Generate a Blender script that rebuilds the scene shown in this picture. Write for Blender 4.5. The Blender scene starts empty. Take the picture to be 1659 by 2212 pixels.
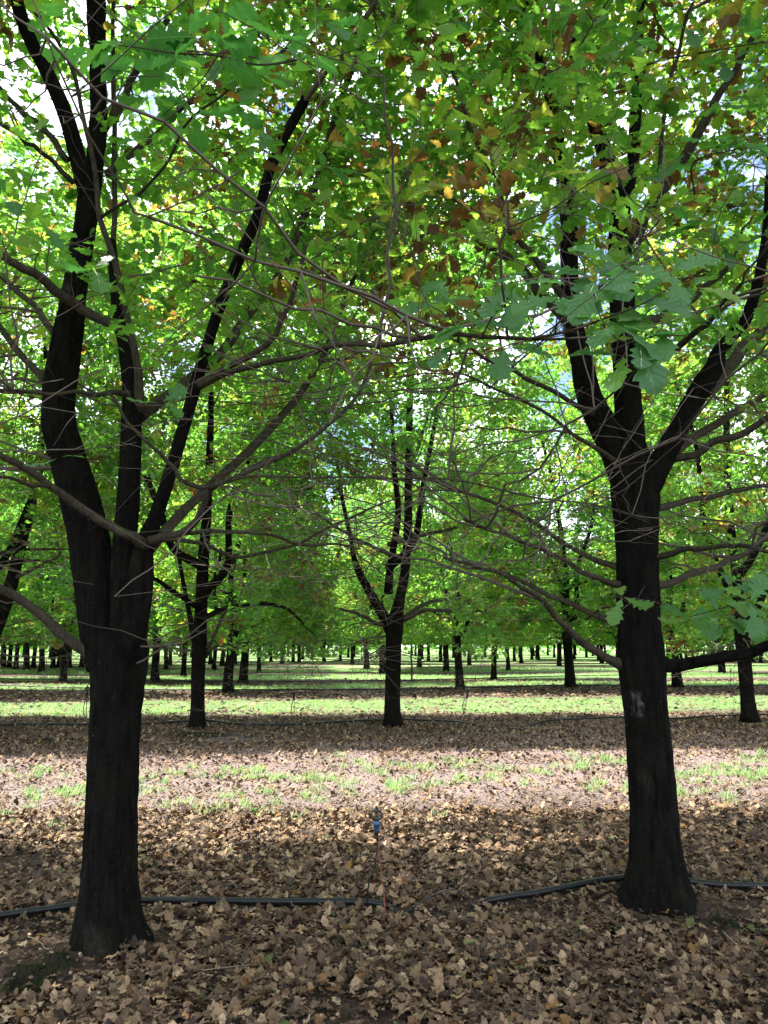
import bpy, math, random
import numpy as np
from mathutils import Vector, noise as mnoise
S = bpy.context.scene
COL = S.collection
rng = np.random.default_rng(7)
random.seed(7)
R = math.radians

# ------------------------------------------------------------------ camera
CH = 1.57; PITCH = 9.87; F = 1661.0; CX, CY = 829.5, 1106.0
cp, sp = math.cos(R(PITCH)), math.sin(R(PITCH))
def P(x, y, Y):                      # point seen at (x, y) at forward distance Y
    a = (x-CX)/F; b = -(y-CY)/F
    dy = cp - b*sp; dz = sp + b*cp
    s = Y/dy
    return np.array([a*s, Y, CH + dz*s])
def G(x, y, z=0.0):                  # ground point seen at (x, y)
    a = (x-CX)/F; b = -(y-CY)/F
    dy = cp - b*sp; dz = sp + b*cp
    s = (z-CH)/dz
    return np.array([a*s, dy*s, z])

cam_d = bpy.data.cameras.new('camera'); cam = bpy.data.objects.new('camera', cam_d); COL.objects.link(cam)
cam.location = (0, 0, CH); cam.rotation_euler = (R(90+PITCH), 0, 0)
cam_d.sensor_fit = 'HORIZONTAL'; cam_d.sensor_width = 36; cam_d.lens = 36*F/1659
cam_d.clip_end = 3000; cam_d.clip_start = 0.05
S.camera = cam

# ------------------------------------------------------------------ world and sun
SUN_EL, SUN_AZ = 57.0, -87.0          # azimuth measured from +Y towards +X
w = bpy.data.worlds.new('World'); S.world = w; w.use_nodes = True
nt = w.node_tree; N = nt.nodes; L = nt.links; N.clear()
out = N.new('ShaderNodeOutputWorld'); bg = N.new('ShaderNodeBackground')
sky = N.new('ShaderNodeTexSky'); sky.sky_type = 'NISHITA'; sky.sun_disc = False
sky.sun_elevation = R(SUN_EL); sky.sun_rotation = R(SUN_AZ); sky.ozone_density = 2.0
tc = N.new('ShaderNodeTexCoord'); ns = N.new('ShaderNodeTexNoise'); ns.inputs['Scale'].default_value = 3.2
ns.inputs['Detail'].default_value = 7; ns.inputs['Roughness'].default_value = .62
cr = N.new('ShaderNodeValToRGB'); cr.color_ramp.elements[0].position = .42; cr.color_ramp.elements[1].position = .56
mx = N.new('ShaderNodeMix'); mx.data_type = 'RGBA'
L.new(tc.outputs['Generated'], ns.inputs['Vector']); L.new(ns.outputs['Fac'], cr.inputs['Fac'])
L.new(cr.outputs['Color'], mx.inputs[0]); L.new(sky.outputs['Color'], mx.inputs[6]); mx.inputs[7].default_value = (11, 11.3, 12, 1)
L.new(mx.outputs[2], bg.inputs['Color']); bg.inputs['Strength'].default_value = 0.085
L.new(bg.outputs[0], out.inputs[0])
sd = bpy.data.lights.new('sun', 'SUN'); sun = bpy.data.objects.new('sun', sd); COL.objects.link(sun)
sd.energy = 5.0; sd.angle = R(0.53); sd.color = (1, .95, .86)
sv = Vector((math.sin(R(SUN_AZ))*math.cos(R(SUN_EL)), math.cos(R(SUN_AZ))*math.cos(R(SUN_EL)), math.sin(R(SUN_EL))))
sun.rotation_euler = sv.to_track_quat('Z', 'Y').to_euler(); sun.location = sv*60
S.view_settings.view_transform = 'Standard'; S.view_settings.look = 'None'
S.view_settings.exposure = 2.12; S.view_settings.gamma = 1.0
S.cycles.max_bounces = 10; S.cycles.diffuse_bounces = 6; S.cycles.transmission_bounces = 6
S.cycles.glossy_bounces = 2; S.cycles.caustics_reflective = False; S.cycles.caustics_refractive = False
S.cycles.use_denoising = True
S.render.film_transparent = False

# ------------------------------------------------------------------ materials
class MT:
    def __init__(s, name):
        s.m = bpy.data.materials.new(name); s.m.use_nodes = True
        s.n = s.m.node_tree.nodes; s.l = s.m.node_tree.links; s.n.clear()
        s.o = s.n.new('ShaderNodeOutputMaterial')
    def new(s, t, **k):
        n = s.n.new('ShaderNode'+t)
        for a, b in k.items(): setattr(n, a, b)
        return n
    def link(s, a, b): s.l.new(a, b)
    def ramp(s, src, stops, interp='LINEAR'):
        r = s.new('ValToRGB'); cr = r.color_ramp; cr.interpolation = interp
        while len(cr.elements) < len(stops): cr.elements.new(0.5)
        for e, (p, c) in zip(cr.elements, stops):
            e.position = p; e.color = (c[0], c[1], c[2], 1) if not isinstance(c, (int, float)) else (c, c, c, 1)
        s.link(src, r.inputs[0]); return r.outputs[0]
    def noise(s, scale, vec=None, detail=4, rough=.6):
        n = s.new('TexNoise'); n.inputs['Scale'].default_value = scale; n.inputs['Detail'].default_value = detail
        n.inputs['Roughness'].default_value = rough
        if vec is not None: s.link(vec, n.inputs['Vector'])
        return n.outputs['Fac']
    def mapping(s, src, scale):
        m = s.new('Mapping'); m.inputs['Scale'].default_value = scale; s.link(src, m.inputs['Vector']); return m.outputs[0]
    def mix(s, f, a, b):
        m = s.new('Mix', data_type='RGBA')
        for v, i in ((f, 0), (a, 6), (b, 7)):
            if hasattr(v, 'links'): s.link(v, m.inputs[i])
            elif i == 0: m.inputs[0].default_value = v
            else: m.inputs[i].default_value = (*v, 1)
        return m.outputs[2]
    def math(s, op, a, b=None, c=None):
        m = s.new('Math', operation=op)
        for v, i in ((a, 0), (b, 1), (c, 2)):
            if v is None: continue
            if hasattr(v, 'links'): s.link(v, m.inputs[i])
            else: m.inputs[i].default_value = v
        return m.outputs[0]
    def princ(s, col, rough=.8, spec=.3, bump=None, bdist=.01, bstr=1.0):
        p = s.new('BsdfPrincipled')
        if hasattr(col, 'links'): s.link(col, p.inputs['Base Color'])
        else: p.inputs['Base Color'].default_value = (*col, 1)
        p.inputs['Roughness'].default_value = rough; p.inputs['Specular IOR Level'].default_value = spec
        if bump is not None:
            b = s.new('Bump'); b.inputs['Distance'].default_value = bdist; b.inputs['Strength'].default_value = bstr
            s.link(bump, b.inputs['Height']); s.link(b.outputs[0], p.inputs['Normal'])
        s.link(p.outputs[0], s.o.inputs[0]); return p

def bark(name, c0, c1, sc=1.0, bd=.025, patches=()):
    m = MT(name); tcn = m.new('TexCoord'); ob = tcn.outputs['Object']
    v = m.mapping(ob, (28*sc, 28*sc, 3.6*sc))
    n1 = m.noise(1.0, v, 6, .65); n2 = m.noise(90*sc, ob, 3)
    vo = m.new('TexVoronoi', feature='DISTANCE_TO_EDGE'); m.link(m.mapping(ob, (34*sc, 34*sc, 5.5*sc)), vo.inputs['Vector'])
    vr = m.ramp(vo.outputs[0], [(0, 0), (.35, 1)])
    h = m.math('ADD', m.math('MULTIPLY', n1, 1.3), m.math('MULTIPLY', vr, .5))
    h = m.math('ADD', h, m.math('MULTIPLY', n2, .3))
    col = m.mix(m.ramp(n1, [(.3, 0), (.7, 1)]), c0, c1)
    col = m.mix(m.ramp(m.noise(6*sc, ob, 5), [(.5, 0), (.72, .5)]), col, tuple(x*y for x, y in zip(c1, (1.1, 1.3, .7))))
    col = m.mix(m.ramp(m.noise(40*sc, ob, 2), [(.66, 0), (.74, .5)]), col, tuple(min(1, x*3.2) for x in c1))
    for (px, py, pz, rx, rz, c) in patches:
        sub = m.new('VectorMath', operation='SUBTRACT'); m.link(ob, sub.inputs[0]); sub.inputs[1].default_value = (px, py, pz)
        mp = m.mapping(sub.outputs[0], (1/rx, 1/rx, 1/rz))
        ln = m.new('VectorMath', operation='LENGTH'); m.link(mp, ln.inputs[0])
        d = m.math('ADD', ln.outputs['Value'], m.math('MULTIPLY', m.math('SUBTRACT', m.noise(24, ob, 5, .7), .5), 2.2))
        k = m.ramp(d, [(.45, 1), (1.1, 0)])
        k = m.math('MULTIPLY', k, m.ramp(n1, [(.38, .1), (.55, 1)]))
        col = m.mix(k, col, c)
    m.princ(col, .95, .06, h, bd, .9)
    return m.m
def leafmat(name, greens, tr=.5, rough=.42, veins=False, gain=1.0):
    m = MT(name); at = m.new('Attribute', attribute_name='tint')
    c = m.ramp(at.outputs['Fac'], greens)
    c2 = m.ramp(at.outputs['Fac'], [(p, (min(.8, v[0]*2.6*gain), min(.9, v[1]*2.7*gain), v[2]*1.55*gain)) for p, v in greens])
    p = m.new('BsdfPrincipled'); m.link(c, p.inputs['Base Color'])
    p.inputs['Roughness'].default_value = rough; p.inputs['Specular IOR Level'].default_value = .5
    t = m.new('BsdfTranslucent'); m.link(c2, t.inputs['Color'])
    if veins:
        uv = m.new('UVMap'); sx = m.new('SeparateXYZ'); m.link(uv.outputs[0], sx.inputs[0])
        a = m.math('ABSOLUTE', sx.outputs['Y'])
        ln = m.math('SUBTRACT', m.math('MULTIPLY', sx.outputs['X'], 6.5), m.math('MULTIPLY', a, 7.0))
        fr = m.math('PINGPONG', ln, .5)
        side = m.ramp(fr, [(0, 1), (.09, 0)]); mid = m.ramp(a, [(0, 1), (.02, 0)])
        vn = m.math('MAXIMUM', m.math('MULTIPLY', side, .8), mid)
        cc = m.mix(m.math('MULTIPLY', vn, .5), c, (.20, .32, .13)); m.link(cc, p.inputs['Base Color'])
        tcn = m.new('TexCoord'); sp_ = m.ramp(m.noise(38, tcn.outputs['Object'], 2), [(.72, 0), (.75, 1)])
        cc2 = m.mix(sp_, cc, (.42, .36, .27)); m.link(cc2, p.inputs['Base Color'])
        m.link(m.mix(m.math('MULTIPLY', vn, .30), c2, (.10, .20, .03)), t.inputs['Color'])
        b = m.new('Bump'); b.inputs['Distance'].default_value = .002; b.invert = True
        m.link(m.math('ADD', vn, m.math('MULTIPLY', m.noise(60, tcn.outputs['Object'], 3), .5)), b.inputs['Height']); m.link(b.outputs[0], p.inputs['Normal'])
    s = m.new('MixShader'); s.inputs[0].default_value = tr
    m.link(p.outputs[0], s.inputs[1]); m.link(t.outputs[0], s.inputs[2]); m.link(s.outputs[0], m.o.inputs[0])
    return m.m

GREENS = [(0, (.044, .128, .027)), (.3, (.082, .190, .034)), (.62, (.135, .240, .038)), (.76, (.19, .235, .040)),
          (.85, (.16, .100, .030)), (.93, (.115, .056, .022)), (1, (.075, .036, .018))]
M_leaf = leafmat('oak_leaf', GREENS, .60)
M_leaf_near = leafmat('oak_leaf_close', [(0, (.034, .120, .034)), (.45, (.050, .16, .034)), (.7, (.095, .21, .03)), (.95, (.16, .22, .03)), (1, (.2, .13, .04))], .46, .42, True)
M_litter = MT('dry_leaf'); at_ = M_litter.new('Attribute', attribute_name='tint')
lc_ = M_litter.ramp(at_.outputs['Fac'], [(0, (.020, .013, .010)), (.2, (.052, .034, .024)), (.45, (.120, .076, .043)), (.65, (.215, .145, .084)), (.82, (.34, .245, .15)), (.90, (.13, .060, .022)), (.96, (.15, .085, .022)), (1, (.08, .10, .03))])
tcx = M_litter.new('TexCoord')
lc_ = M_litter.mix(M_litter.ramp(M_litter.noise(55, tcx.outputs['Object'], 4), [(.4, 0), (.75, .6)]), lc_, (.045, .028, .018))
M_litter.princ(lc_, .72, .25, M_litter.noise(160, tcx.outputs['Object'], 2), .002)
M_litter = M_litter.m
M_grass = leafmat('grass_blade', [(0, (.09, .20, .07)), (.6, (.17, .30, .11)), (.85, (.27, .34, .15)), (1, (.42, .36, .22))], .4, .5, gain=.8)
M_moss = MT('moss'); tm = M_moss.new('TexCoord'); nm = M_moss.noise(140, tm.outputs['Object'], 5)
M_moss.princ(M_moss.mix(M_moss.ramp(M_moss.noise(9, tm.outputs['Object'], 4), [(.4, 0), (.62, 1)]), (.030, .026, .018), M_moss.mix(nm, (.010, .018, .006), (.030, .044, .012))), .95, .1, nm, .02); M_moss = M_moss.m
M_acorn = MT('acorn_shell'); aa = M_acorn.new('Attribute', attribute_name='tint')
M_acorn.princ(M_acorn.ramp(aa.outputs['Fac'], [(0, (.03, .016, .012)), (.5, (.11, .055, .035)), (.85, (.22, .13, .08)), (1, (.32, .22, .14))]), .35, .5); M_acorn = M_acorn.m
def plain(name, c, rough=.5, spec=.4, nz=0.25, sc=25):
    m = MT(name); t = m.new('TexCoord'); n = m.noise(sc, t.outputs['Object'], 4)
    m.princ(m.mix(m.math('MULTIPLY', n, nz*2), c, tuple(x*.55 for x in c)), rough, spec, n, .002); return m.m
M_pipe = plain('black_poly_pipe', (.006, .0085, .0095), .45, .35, .5, 8)
M_black = plain('black_plastic', (.014, .014, .015), .4)
M_blue = plain('blue_plastic', (.025, .10, .21), .4)
M_red = plain('rusty_red_rod', (.22, .07, .045), .6)
M_stick = plain('dry_twig', (.26, .2, .15), .8)
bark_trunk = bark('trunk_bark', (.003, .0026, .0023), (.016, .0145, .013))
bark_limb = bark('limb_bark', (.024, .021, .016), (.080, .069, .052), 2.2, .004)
bark_twig = plain('twig_bark', (.105, .088, .070), .85, .2, .4, 30)

# ------------------------------------------------------------------ mesh helpers
def mesh_from(name, V, Fv, sizes, mat, attrs=None, uv=None, smooth=True):
    me = bpy.data.meshes.new(name)
    V = np.asarray(V, np.float32); Fv = np.asarray(Fv, np.int32); sizes = np.asarray(sizes, np.int32)
    me.vertices.add(len(V)); me.vertices.foreach_set('co', V.ravel())
    me.loops.add(len(Fv)); me.loops.foreach_set('vertex_index', Fv)
    me.polygons.add(len(sizes)); st = np.zeros(len(sizes), np.int32); st[1:] = np.cumsum(sizes)[:-1]
    me.polygons.foreach_set('loop_start', st)
    me.polygons.foreach_set('use_smooth', np.full(len(sizes), smooth, bool))
    for k, a in (attrs or {}).items():
        at = me.attributes.new(k, 'FLOAT', 'POINT'); at.data.foreach_set('value', np.asarray(a, np.float32))
    if uv is not None:
        ul = me.uv_layers.new(name='UVMap'); ul.data.foreach_set('uv', np.asarray(uv, np.float32)[Fv].ravel())
    me.update(calc_edges=True); me.validate()
    me.materials.append(mat); return me
def link(name, me, parent=None):
    o = bpy.data.objects.new(name, me); COL.objects.link(o)
    if parent is not None: o.parent = parent
    return o
def thing(name, label, cat, loc=(0, 0, 0), group=None):
    o = bpy.data.objects.new(name, None); COL.objects.link(o); o.location = loc
    o.empty_display_size = .2
    o['label'] = label; o['category'] = cat
    if group: o['group'] = group
    return o
def tag(o, label=None, cat=None, group=None, kind=None):
    if label: o['label'] = label
    if cat: o['category'] = cat
    if group: o['group'] = group
    if kind: o['kind'] = kind
    return o

def spline(pts, step=.07):
    p = np.asarray(pts, float)                       # columns: x y z r
    if len(p) < 3: p = np.vstack([p[0], (p[0]+p[-1])/2, p[-1]])
    q = np.vstack([2*p[0]-p[1], p, 2*p[-1]-p[-2]]); o = []
    for i in range(1, len(q)-2):
        n = max(2, int(np.linalg.norm(q[i+1, :3]-q[i, :3])/step))
        for t in np.linspace(0, 1, n, endpoint=False):
            a, b, c, d = q[i-1], q[i], q[i+1], q[i+2]
            o.append(.5*((2*b)+(-a+c)*t+(2*a-5*b+4*c-d)*t*t+(-a+3*b-3*c+d)*t**3))
    o.append(p[-1]); o = np.array(o); o[:, 3] = np.maximum(o[:, 3], .0015); return o
def tube(c, sides=10, rough=0.0, seed=0, flare=None, cap=True, ridge=0):
    """one tube along c (x y z r)"""
    n = len(c); P_ = c[:, :3]; T = np.gradient(P_, axis=0); T /= np.linalg.norm(T, axis=1)[:, None]+1e-9
    ref = np.array([0, 1, .13]); 
    if abs(T[0] @ ref) > .9: ref = np.array([1, 0, .1])
    A = np.zeros((n, 3)); a = np.cross(T[0], ref); a /= np.linalg.norm(a)
    for i in range(n):
        a = a - T[i]*(a @ T[i]); a /= np.linalg.norm(a); A[i] = a
    B = np.cross(T, A); th = np.arange(sides)/sides*2*np.pi
    rr = np.repeat(c[:, 3][:, None], sides, 1)
    if rough:
        for i in range(n):
            for j in range(sides):
                q = (math.cos(th[j])*2.2, math.sin(th[j])*2.2, P_[i, 2]*1.1+seed*7)
                k = mnoise.noise(Vector(q))
                k2 = mnoise.noise(Vector((math.cos(th[j])*9, math.sin(th[j])*9, P_[i, 2]*3+seed)))
                rr[i, j] *= 1+rough*(k*1.0+k2*.6)
    if ridge:
        for i in range(n):
            for j in range(sides):
                q = (P_[i, 0]+c[i, 3]*math.cos(th[j]), P_[i, 1]+c[i, 3]*math.sin(th[j]), P_[i, 2])
                k = mnoise.noise(Vector((q[0]*26, q[1]*26, q[2]*3.2+seed))); k2 = mnoise.noise(Vector((q[0]*60, q[1]*60, q[2]*11+seed)))
                rr[i, j] += ridge*(.55-2.6*abs(k))+ridge*.6*k2
    if flare:
        zb, hgt, amt = flare; z = (P_[:, 2]-zb); k = np.exp(-np.maximum(z, 0)/hgt)
        rr *= 1+k[:, None]*(amt+.15*amt*np.sin(th*5+seed)[None, :]+.2*amt*np.sin(th*3+seed*2)[None, :])
    V = P_[:, None, :]+rr[:, :, None]*(np.cos(th)[None, :, None]*A[:, None, :]+np.sin(th)[None, :, None]*B[:, None, :])
    V = V.reshape(-1, 3)
    i = np.arange(n-1)[:, None]; j = np.arange(sides)[None, :]; jn = (j+1) % sides
    Fq = np.stack([i*sides+j+0*jn, i*sides+jn, (i+1)*sides+jn, (i+1)*sides+j+0*jn], -1).reshape(-1, 4)
    Fv = list(Fq.ravel()); sz = [4]*len(Fq)
    if cap:
        Fv += list(range(sides))[::-1]; Fv += list(range((n-1)*sides, n*sides)); sz += [sides, sides]
    return V, Fv, sz
def join(parts):
    V, Fv, sz = [], [], []; o = 0
    for v, f, s in parts:
        V.append(v); Fv.append(np.asarray(f)+o); sz += list(s); o += len(v)
    return np.vstack(V), np.concatenate(Fv), sz
def batch_tubes(PT, RR, sides=3):
    n, k, _ = PT.shape
    if n == 0: return np.zeros((0, 3)), np.zeros(0, int), []
    T = np.gradient(PT, axis=1); T /= np.linalg.norm(T, axis=2)[..., None]+1e-9
    ref = np.where(np.abs(T[:, :1, 2:3]) > .85, np.array([1., .2, 0])[None, None], np.array([.1, .05, 1.])[None, None])
    A = np.cross(T, np.broadcast_to(ref, T.shape)); A /= np.linalg.norm(A, axis=2)[..., None]+1e-9; B = np.cross(T, A)
    th = np.arange(sides)/sides*2*np.pi
    V = PT[:, :, None]+RR[:, :, None, None]*(np.cos(th)[None, None, :, None]*A[:, :, None]+np.sin(th)[None, None, :, None]*B[:, :, None])
    i = np.arange(k-1)[:, None]; j = np.arange(sides)[None]; jn = (j+1) % sides
    q = np.stack([i*sides+j+0*jn, i*sides+jn, (i+1)*sides+jn, (i+1)*sides+j+0*jn], -1).reshape(-1, 4)
    Fq = (np.arange(n)*k*sides)[:, None, None]+q[None]
    Fq = Fq.reshape(-1, 4)
    return V.reshape(-1, 3), Fq.ravel(), [4]*len(Fq)

# ------------------------------------------------------------------ leaves
def template(lod, bend=.25, fold=.25, rip=0.0, curl=0.0, seed=0):
    r = np.random.default_rng(seed)
    if lod == 4:
        xs = [0, .12, .24, .33, .47, .56, .68, .77, .87, 1.0]
        ws = [.012, .08, .20, .12, .29, .19, .36, .25, .27, .06]
    elif lod == 3:   # close oak leaf
        xs = [0, .05, .12, .19, .26, .31, .37, .45, .50, .55, .63, .68, .73, .80, .85, .90, .96, 1.0]
        ws = [.012, .02, .05, .12, .15, .075, .13, .25, .22, .13, .27, .33, .21, .25, .28, .17, .12, .0]
    elif lod == 2:
        xs = [0, .13, .24, .34, .47, .56, .68, .76, .85, 1.0]
        ws = [.012, .06, .17, .10, .26, .17, .34, .22, .27, .03]
    elif lod == 1:
        xs = [0, .25, .38, .62, .75, 1.0]; ws = [.01, .19, .15, .33, .24, .05]
    else:
        xs = [0, .55, 1.0]; ws = [.03, .33, .08]
    xs = np.array(xs); ws = np.array(ws)*(1+.12*r.normal(size=len(xs)))
    z0 = -bend*xs**2 + curl*np.sin(xs*5+seed)*.12
    n = len(xs); sw = .35*ws*(1 if lod >= 2 else .4)
    M = np.stack([xs, 0*xs, z0], 1)
    zl = z0+fold*ws+rip*np.sin(xs*21+seed)*ws; zr = z0+fold*ws*(1 if not curl else -.6)+rip*np.sin(xs*17+2+seed)*ws
    Lf = np.stack([xs+sw*.5*(xs < .95), ws, zl], 1); Rt = np.stack([xs+sw*.5*(xs < .95), -ws, zr], 1)
    V = np.vstack([M, Lf, Rt]); Fq = []
    for i in range(n-1):
        Fq.append([i, i+1, n+i+1, n+i]); Fq.append([i, 2*n+i, 2*n+i+1, i+1])
    uv = np.stack([V[:, 0], V[:, 1]], 1)
    return V, np.array(Fq), uv
def norm(v): return v/(np.linalg.norm(v, axis=-1, keepdims=True)+1e-9)
def leaves_mesh(name, temps, pos, ax, nr, sc, tint, mat, smooth=False, uvs=False, seed=0):
    r = np.random.default_rng(seed); which = r.integers(0, len(temps), len(pos))
    Vs, Fs, Ts, Us = [], [], [], []; off = 0
    ax = norm(ax); sd_ = norm(np.cross(nr, ax)); nn = np.cross(ax, sd_)
    for k, (V, Fq, uv) in enumerate(temps):
        ix = np.where(which == k)[0]
        if not len(ix): continue
        W = pos[ix, None]+sc[ix, None, None]*(V[None, :, :1]*ax[ix, None]+V[None, :, 1:2]*sd_[ix, None]+V[None, :, 2:]*nn[ix, None])
        Vs.append(W.reshape(-1, 3)); Fs.append(((np.arange(len(ix))*len(V)+off)[:, None, None]+Fq[None]).reshape(-1))
        Ts.append(np.repeat(tint[ix], len(V))); Us.append(np.tile(uv, (len(ix), 1))); off += len(ix)*len(V)
    Fv = np.concatenate(Fs)
    return mesh_from(name, np.vstack(Vs), Fv, [4]*(len(Fv)//4), mat, {'tint': np.concatenate(Ts)}, np.vstack(Us) if uvs else None, smooth)
T_NEAR = [template(3, b, f, .1, c, s) for s, (b, f, c) in enumerate([(.15, .18, 0), (.35, .3, .3), (-.12, .22, .2), (.5, .12, .5)])]
T_HERO = [template(2, b, f, .1, 0, s) for s, (b, f) in enumerate([(.2, .25), (.45, .15), (-.1, .3), (.3, .4)])]
T_MID = [template(1, b, f, 0, 0, s) for s, (b, f) in enumerate([(.2, .3), (.45, .2), (0, .3)])]
T_FAR = [template(0, .2, .3, 0, 0, 0), template(0, .4, .2, 0, 0, 1)]
T_LIT = [template(4, b, f, .35, c, s) for s, (b, f, c) in enumerate([(.1, .2, .6), (.4, .35, .4), (-.2, .3, 1.0), (.2, -.2, .7), (.6, .25, .5), (0, .1, .3)])]
T_LIT = [(V*np.array([1, 1.15, 1]), f_, u_) for V, f_, u_ in T_LIT]
T_LITF = [template(1, b, f, .2, 1, s) for s, (b, f) in enumerate([(.2, .4), (.5, .3), (-.2, .3)])]

# ------------------------------------------------------------------ growing trees
def connect(nodes, nr, tg, sag=.0, jit=.12, r_=None, K=6, rtip=.002, rk=.5, rmax=.03, up=.6):
    """joins each target to the nearest fitting node with a curved twig"""
    n = len(tg); best = np.zeros(n, int)
    for a in range(0, n, 400):
        d = tg[a:a+400, None]-nodes[None]; L_ = np.linalg.norm(d, axis=2)
        cost = L_+up*np.maximum(0, -d[:, :, 2])+.35*np.abs(d[:, :, 2]-.35*L_)
        cost = cost*(1+.30*r_.random(cost.shape))
        best[a:a+400] = cost.argmin(1)
    st = nodes[best]; d = tg-st; L_ = np.linalg.norm(d, axis=1)[:, None]
    c = st+d*.5+r_.normal(size=(n, 3))*jit*L_; c[:, 2] += sag*L_[:, 0]
    t = np.linspace(0, 1, K)[None, :, None]
    PT = (1-t)**2*st[:, None]+2*t*(1-t)*c[:, None]+t*t*tg[:, None]
    PT[:, 1:-1] += r_.normal(size=(n, K-2, 3))*.013*L_[:, None]
    r0 = np.clip(np.minimum(np.minimum(nr[best]*.75, rtip+rk*L_[:, 0]*.012), rtip+L_[:, 0]*.012), rtip, rmax)
    RR = r0[:, None]*(1-t[:, :, 0])+rtip*t[:, :, 0]
    return PT, RR
def clump(p, sc=.55, seed=0):
    return np.array([mnoise.noise(Vector((a*sc+seed, b*sc, c*sc))) for a, b, c in p])
def crown_targets(n, H, zb, Rm, r_, edge=.42, lean=(0, 0), thr=-.12, seed=0, shape=.38, sc=.6, cond=None):
    out_ = np.zeros((0, 3))
    while len(out_) < n:
        u = r_.random(n*3); z = zb+(H-zb)*u
        prof = np.where(u < shape, np.sqrt(np.maximum(0, 1-((shape-u)/shape*.80)**2)), np.sqrt(np.maximum(0, 1-((u-shape)/(1-shape))**2)))
        k = r_.random(n*3) < prof**1.6; u, z, prof = u[k], z[k], prof[k]
        rad = Rm*prof*r_.random(len(z))**edge; th = r_.random(len(z))*2*np.pi
        p = np.stack([rad*np.cos(th)+lean[0]*u, rad*np.sin(th)+lean[1]*u, z], 1)
        if thr > -1: p = p[clump(p, sc, seed) > thr]
        if cond is not None: p = p[cond(p)]
        out_ = np.vstack([out_, p])
    return out_[:n]
def leaf_clusters(tips, dirs, per, spread, length, r_, brown=.05, seed=0, up=1.0):
    n = len(tips); N_ = n*per; ti = np.repeat(np.arange(n), per)
    d = norm(dirs)[ti]; rn = norm(r_.normal(size=(N_, 3))); rn[:, 2] *= .45
    ax = norm(d*.7+rn*1.0); ax[:, 2] -= .12
    pos = tips[ti]-d*(r_.random(N_)[:, None]**1.3)*spread+rn*spread*.18
    nr = np.array([0, 0, 1.])*up+r_.normal(size=(N_, 3))*.55
    sc = length*(.65+.6*r_.random(N_))
    cb = clump(tips, .9, seed+50)
    t0 = .26+.22*r_.random(n)+.55*cb.clip(-.4, .5)
    isb = (cb+.35*r_.normal(size=n)) > (.70-2.2*brown); t0 = np.where(isb, .72+.26*r_.random(n), t0)
    tint = np.clip(t0[ti]+.09*r_.normal(size=N_), 0, 1)
    odd = r_.random(N_) < .02; tint[odd] = .72+.28*r_.random(odd.sum())
    return pos, ax, nr, sc, tint

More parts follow.
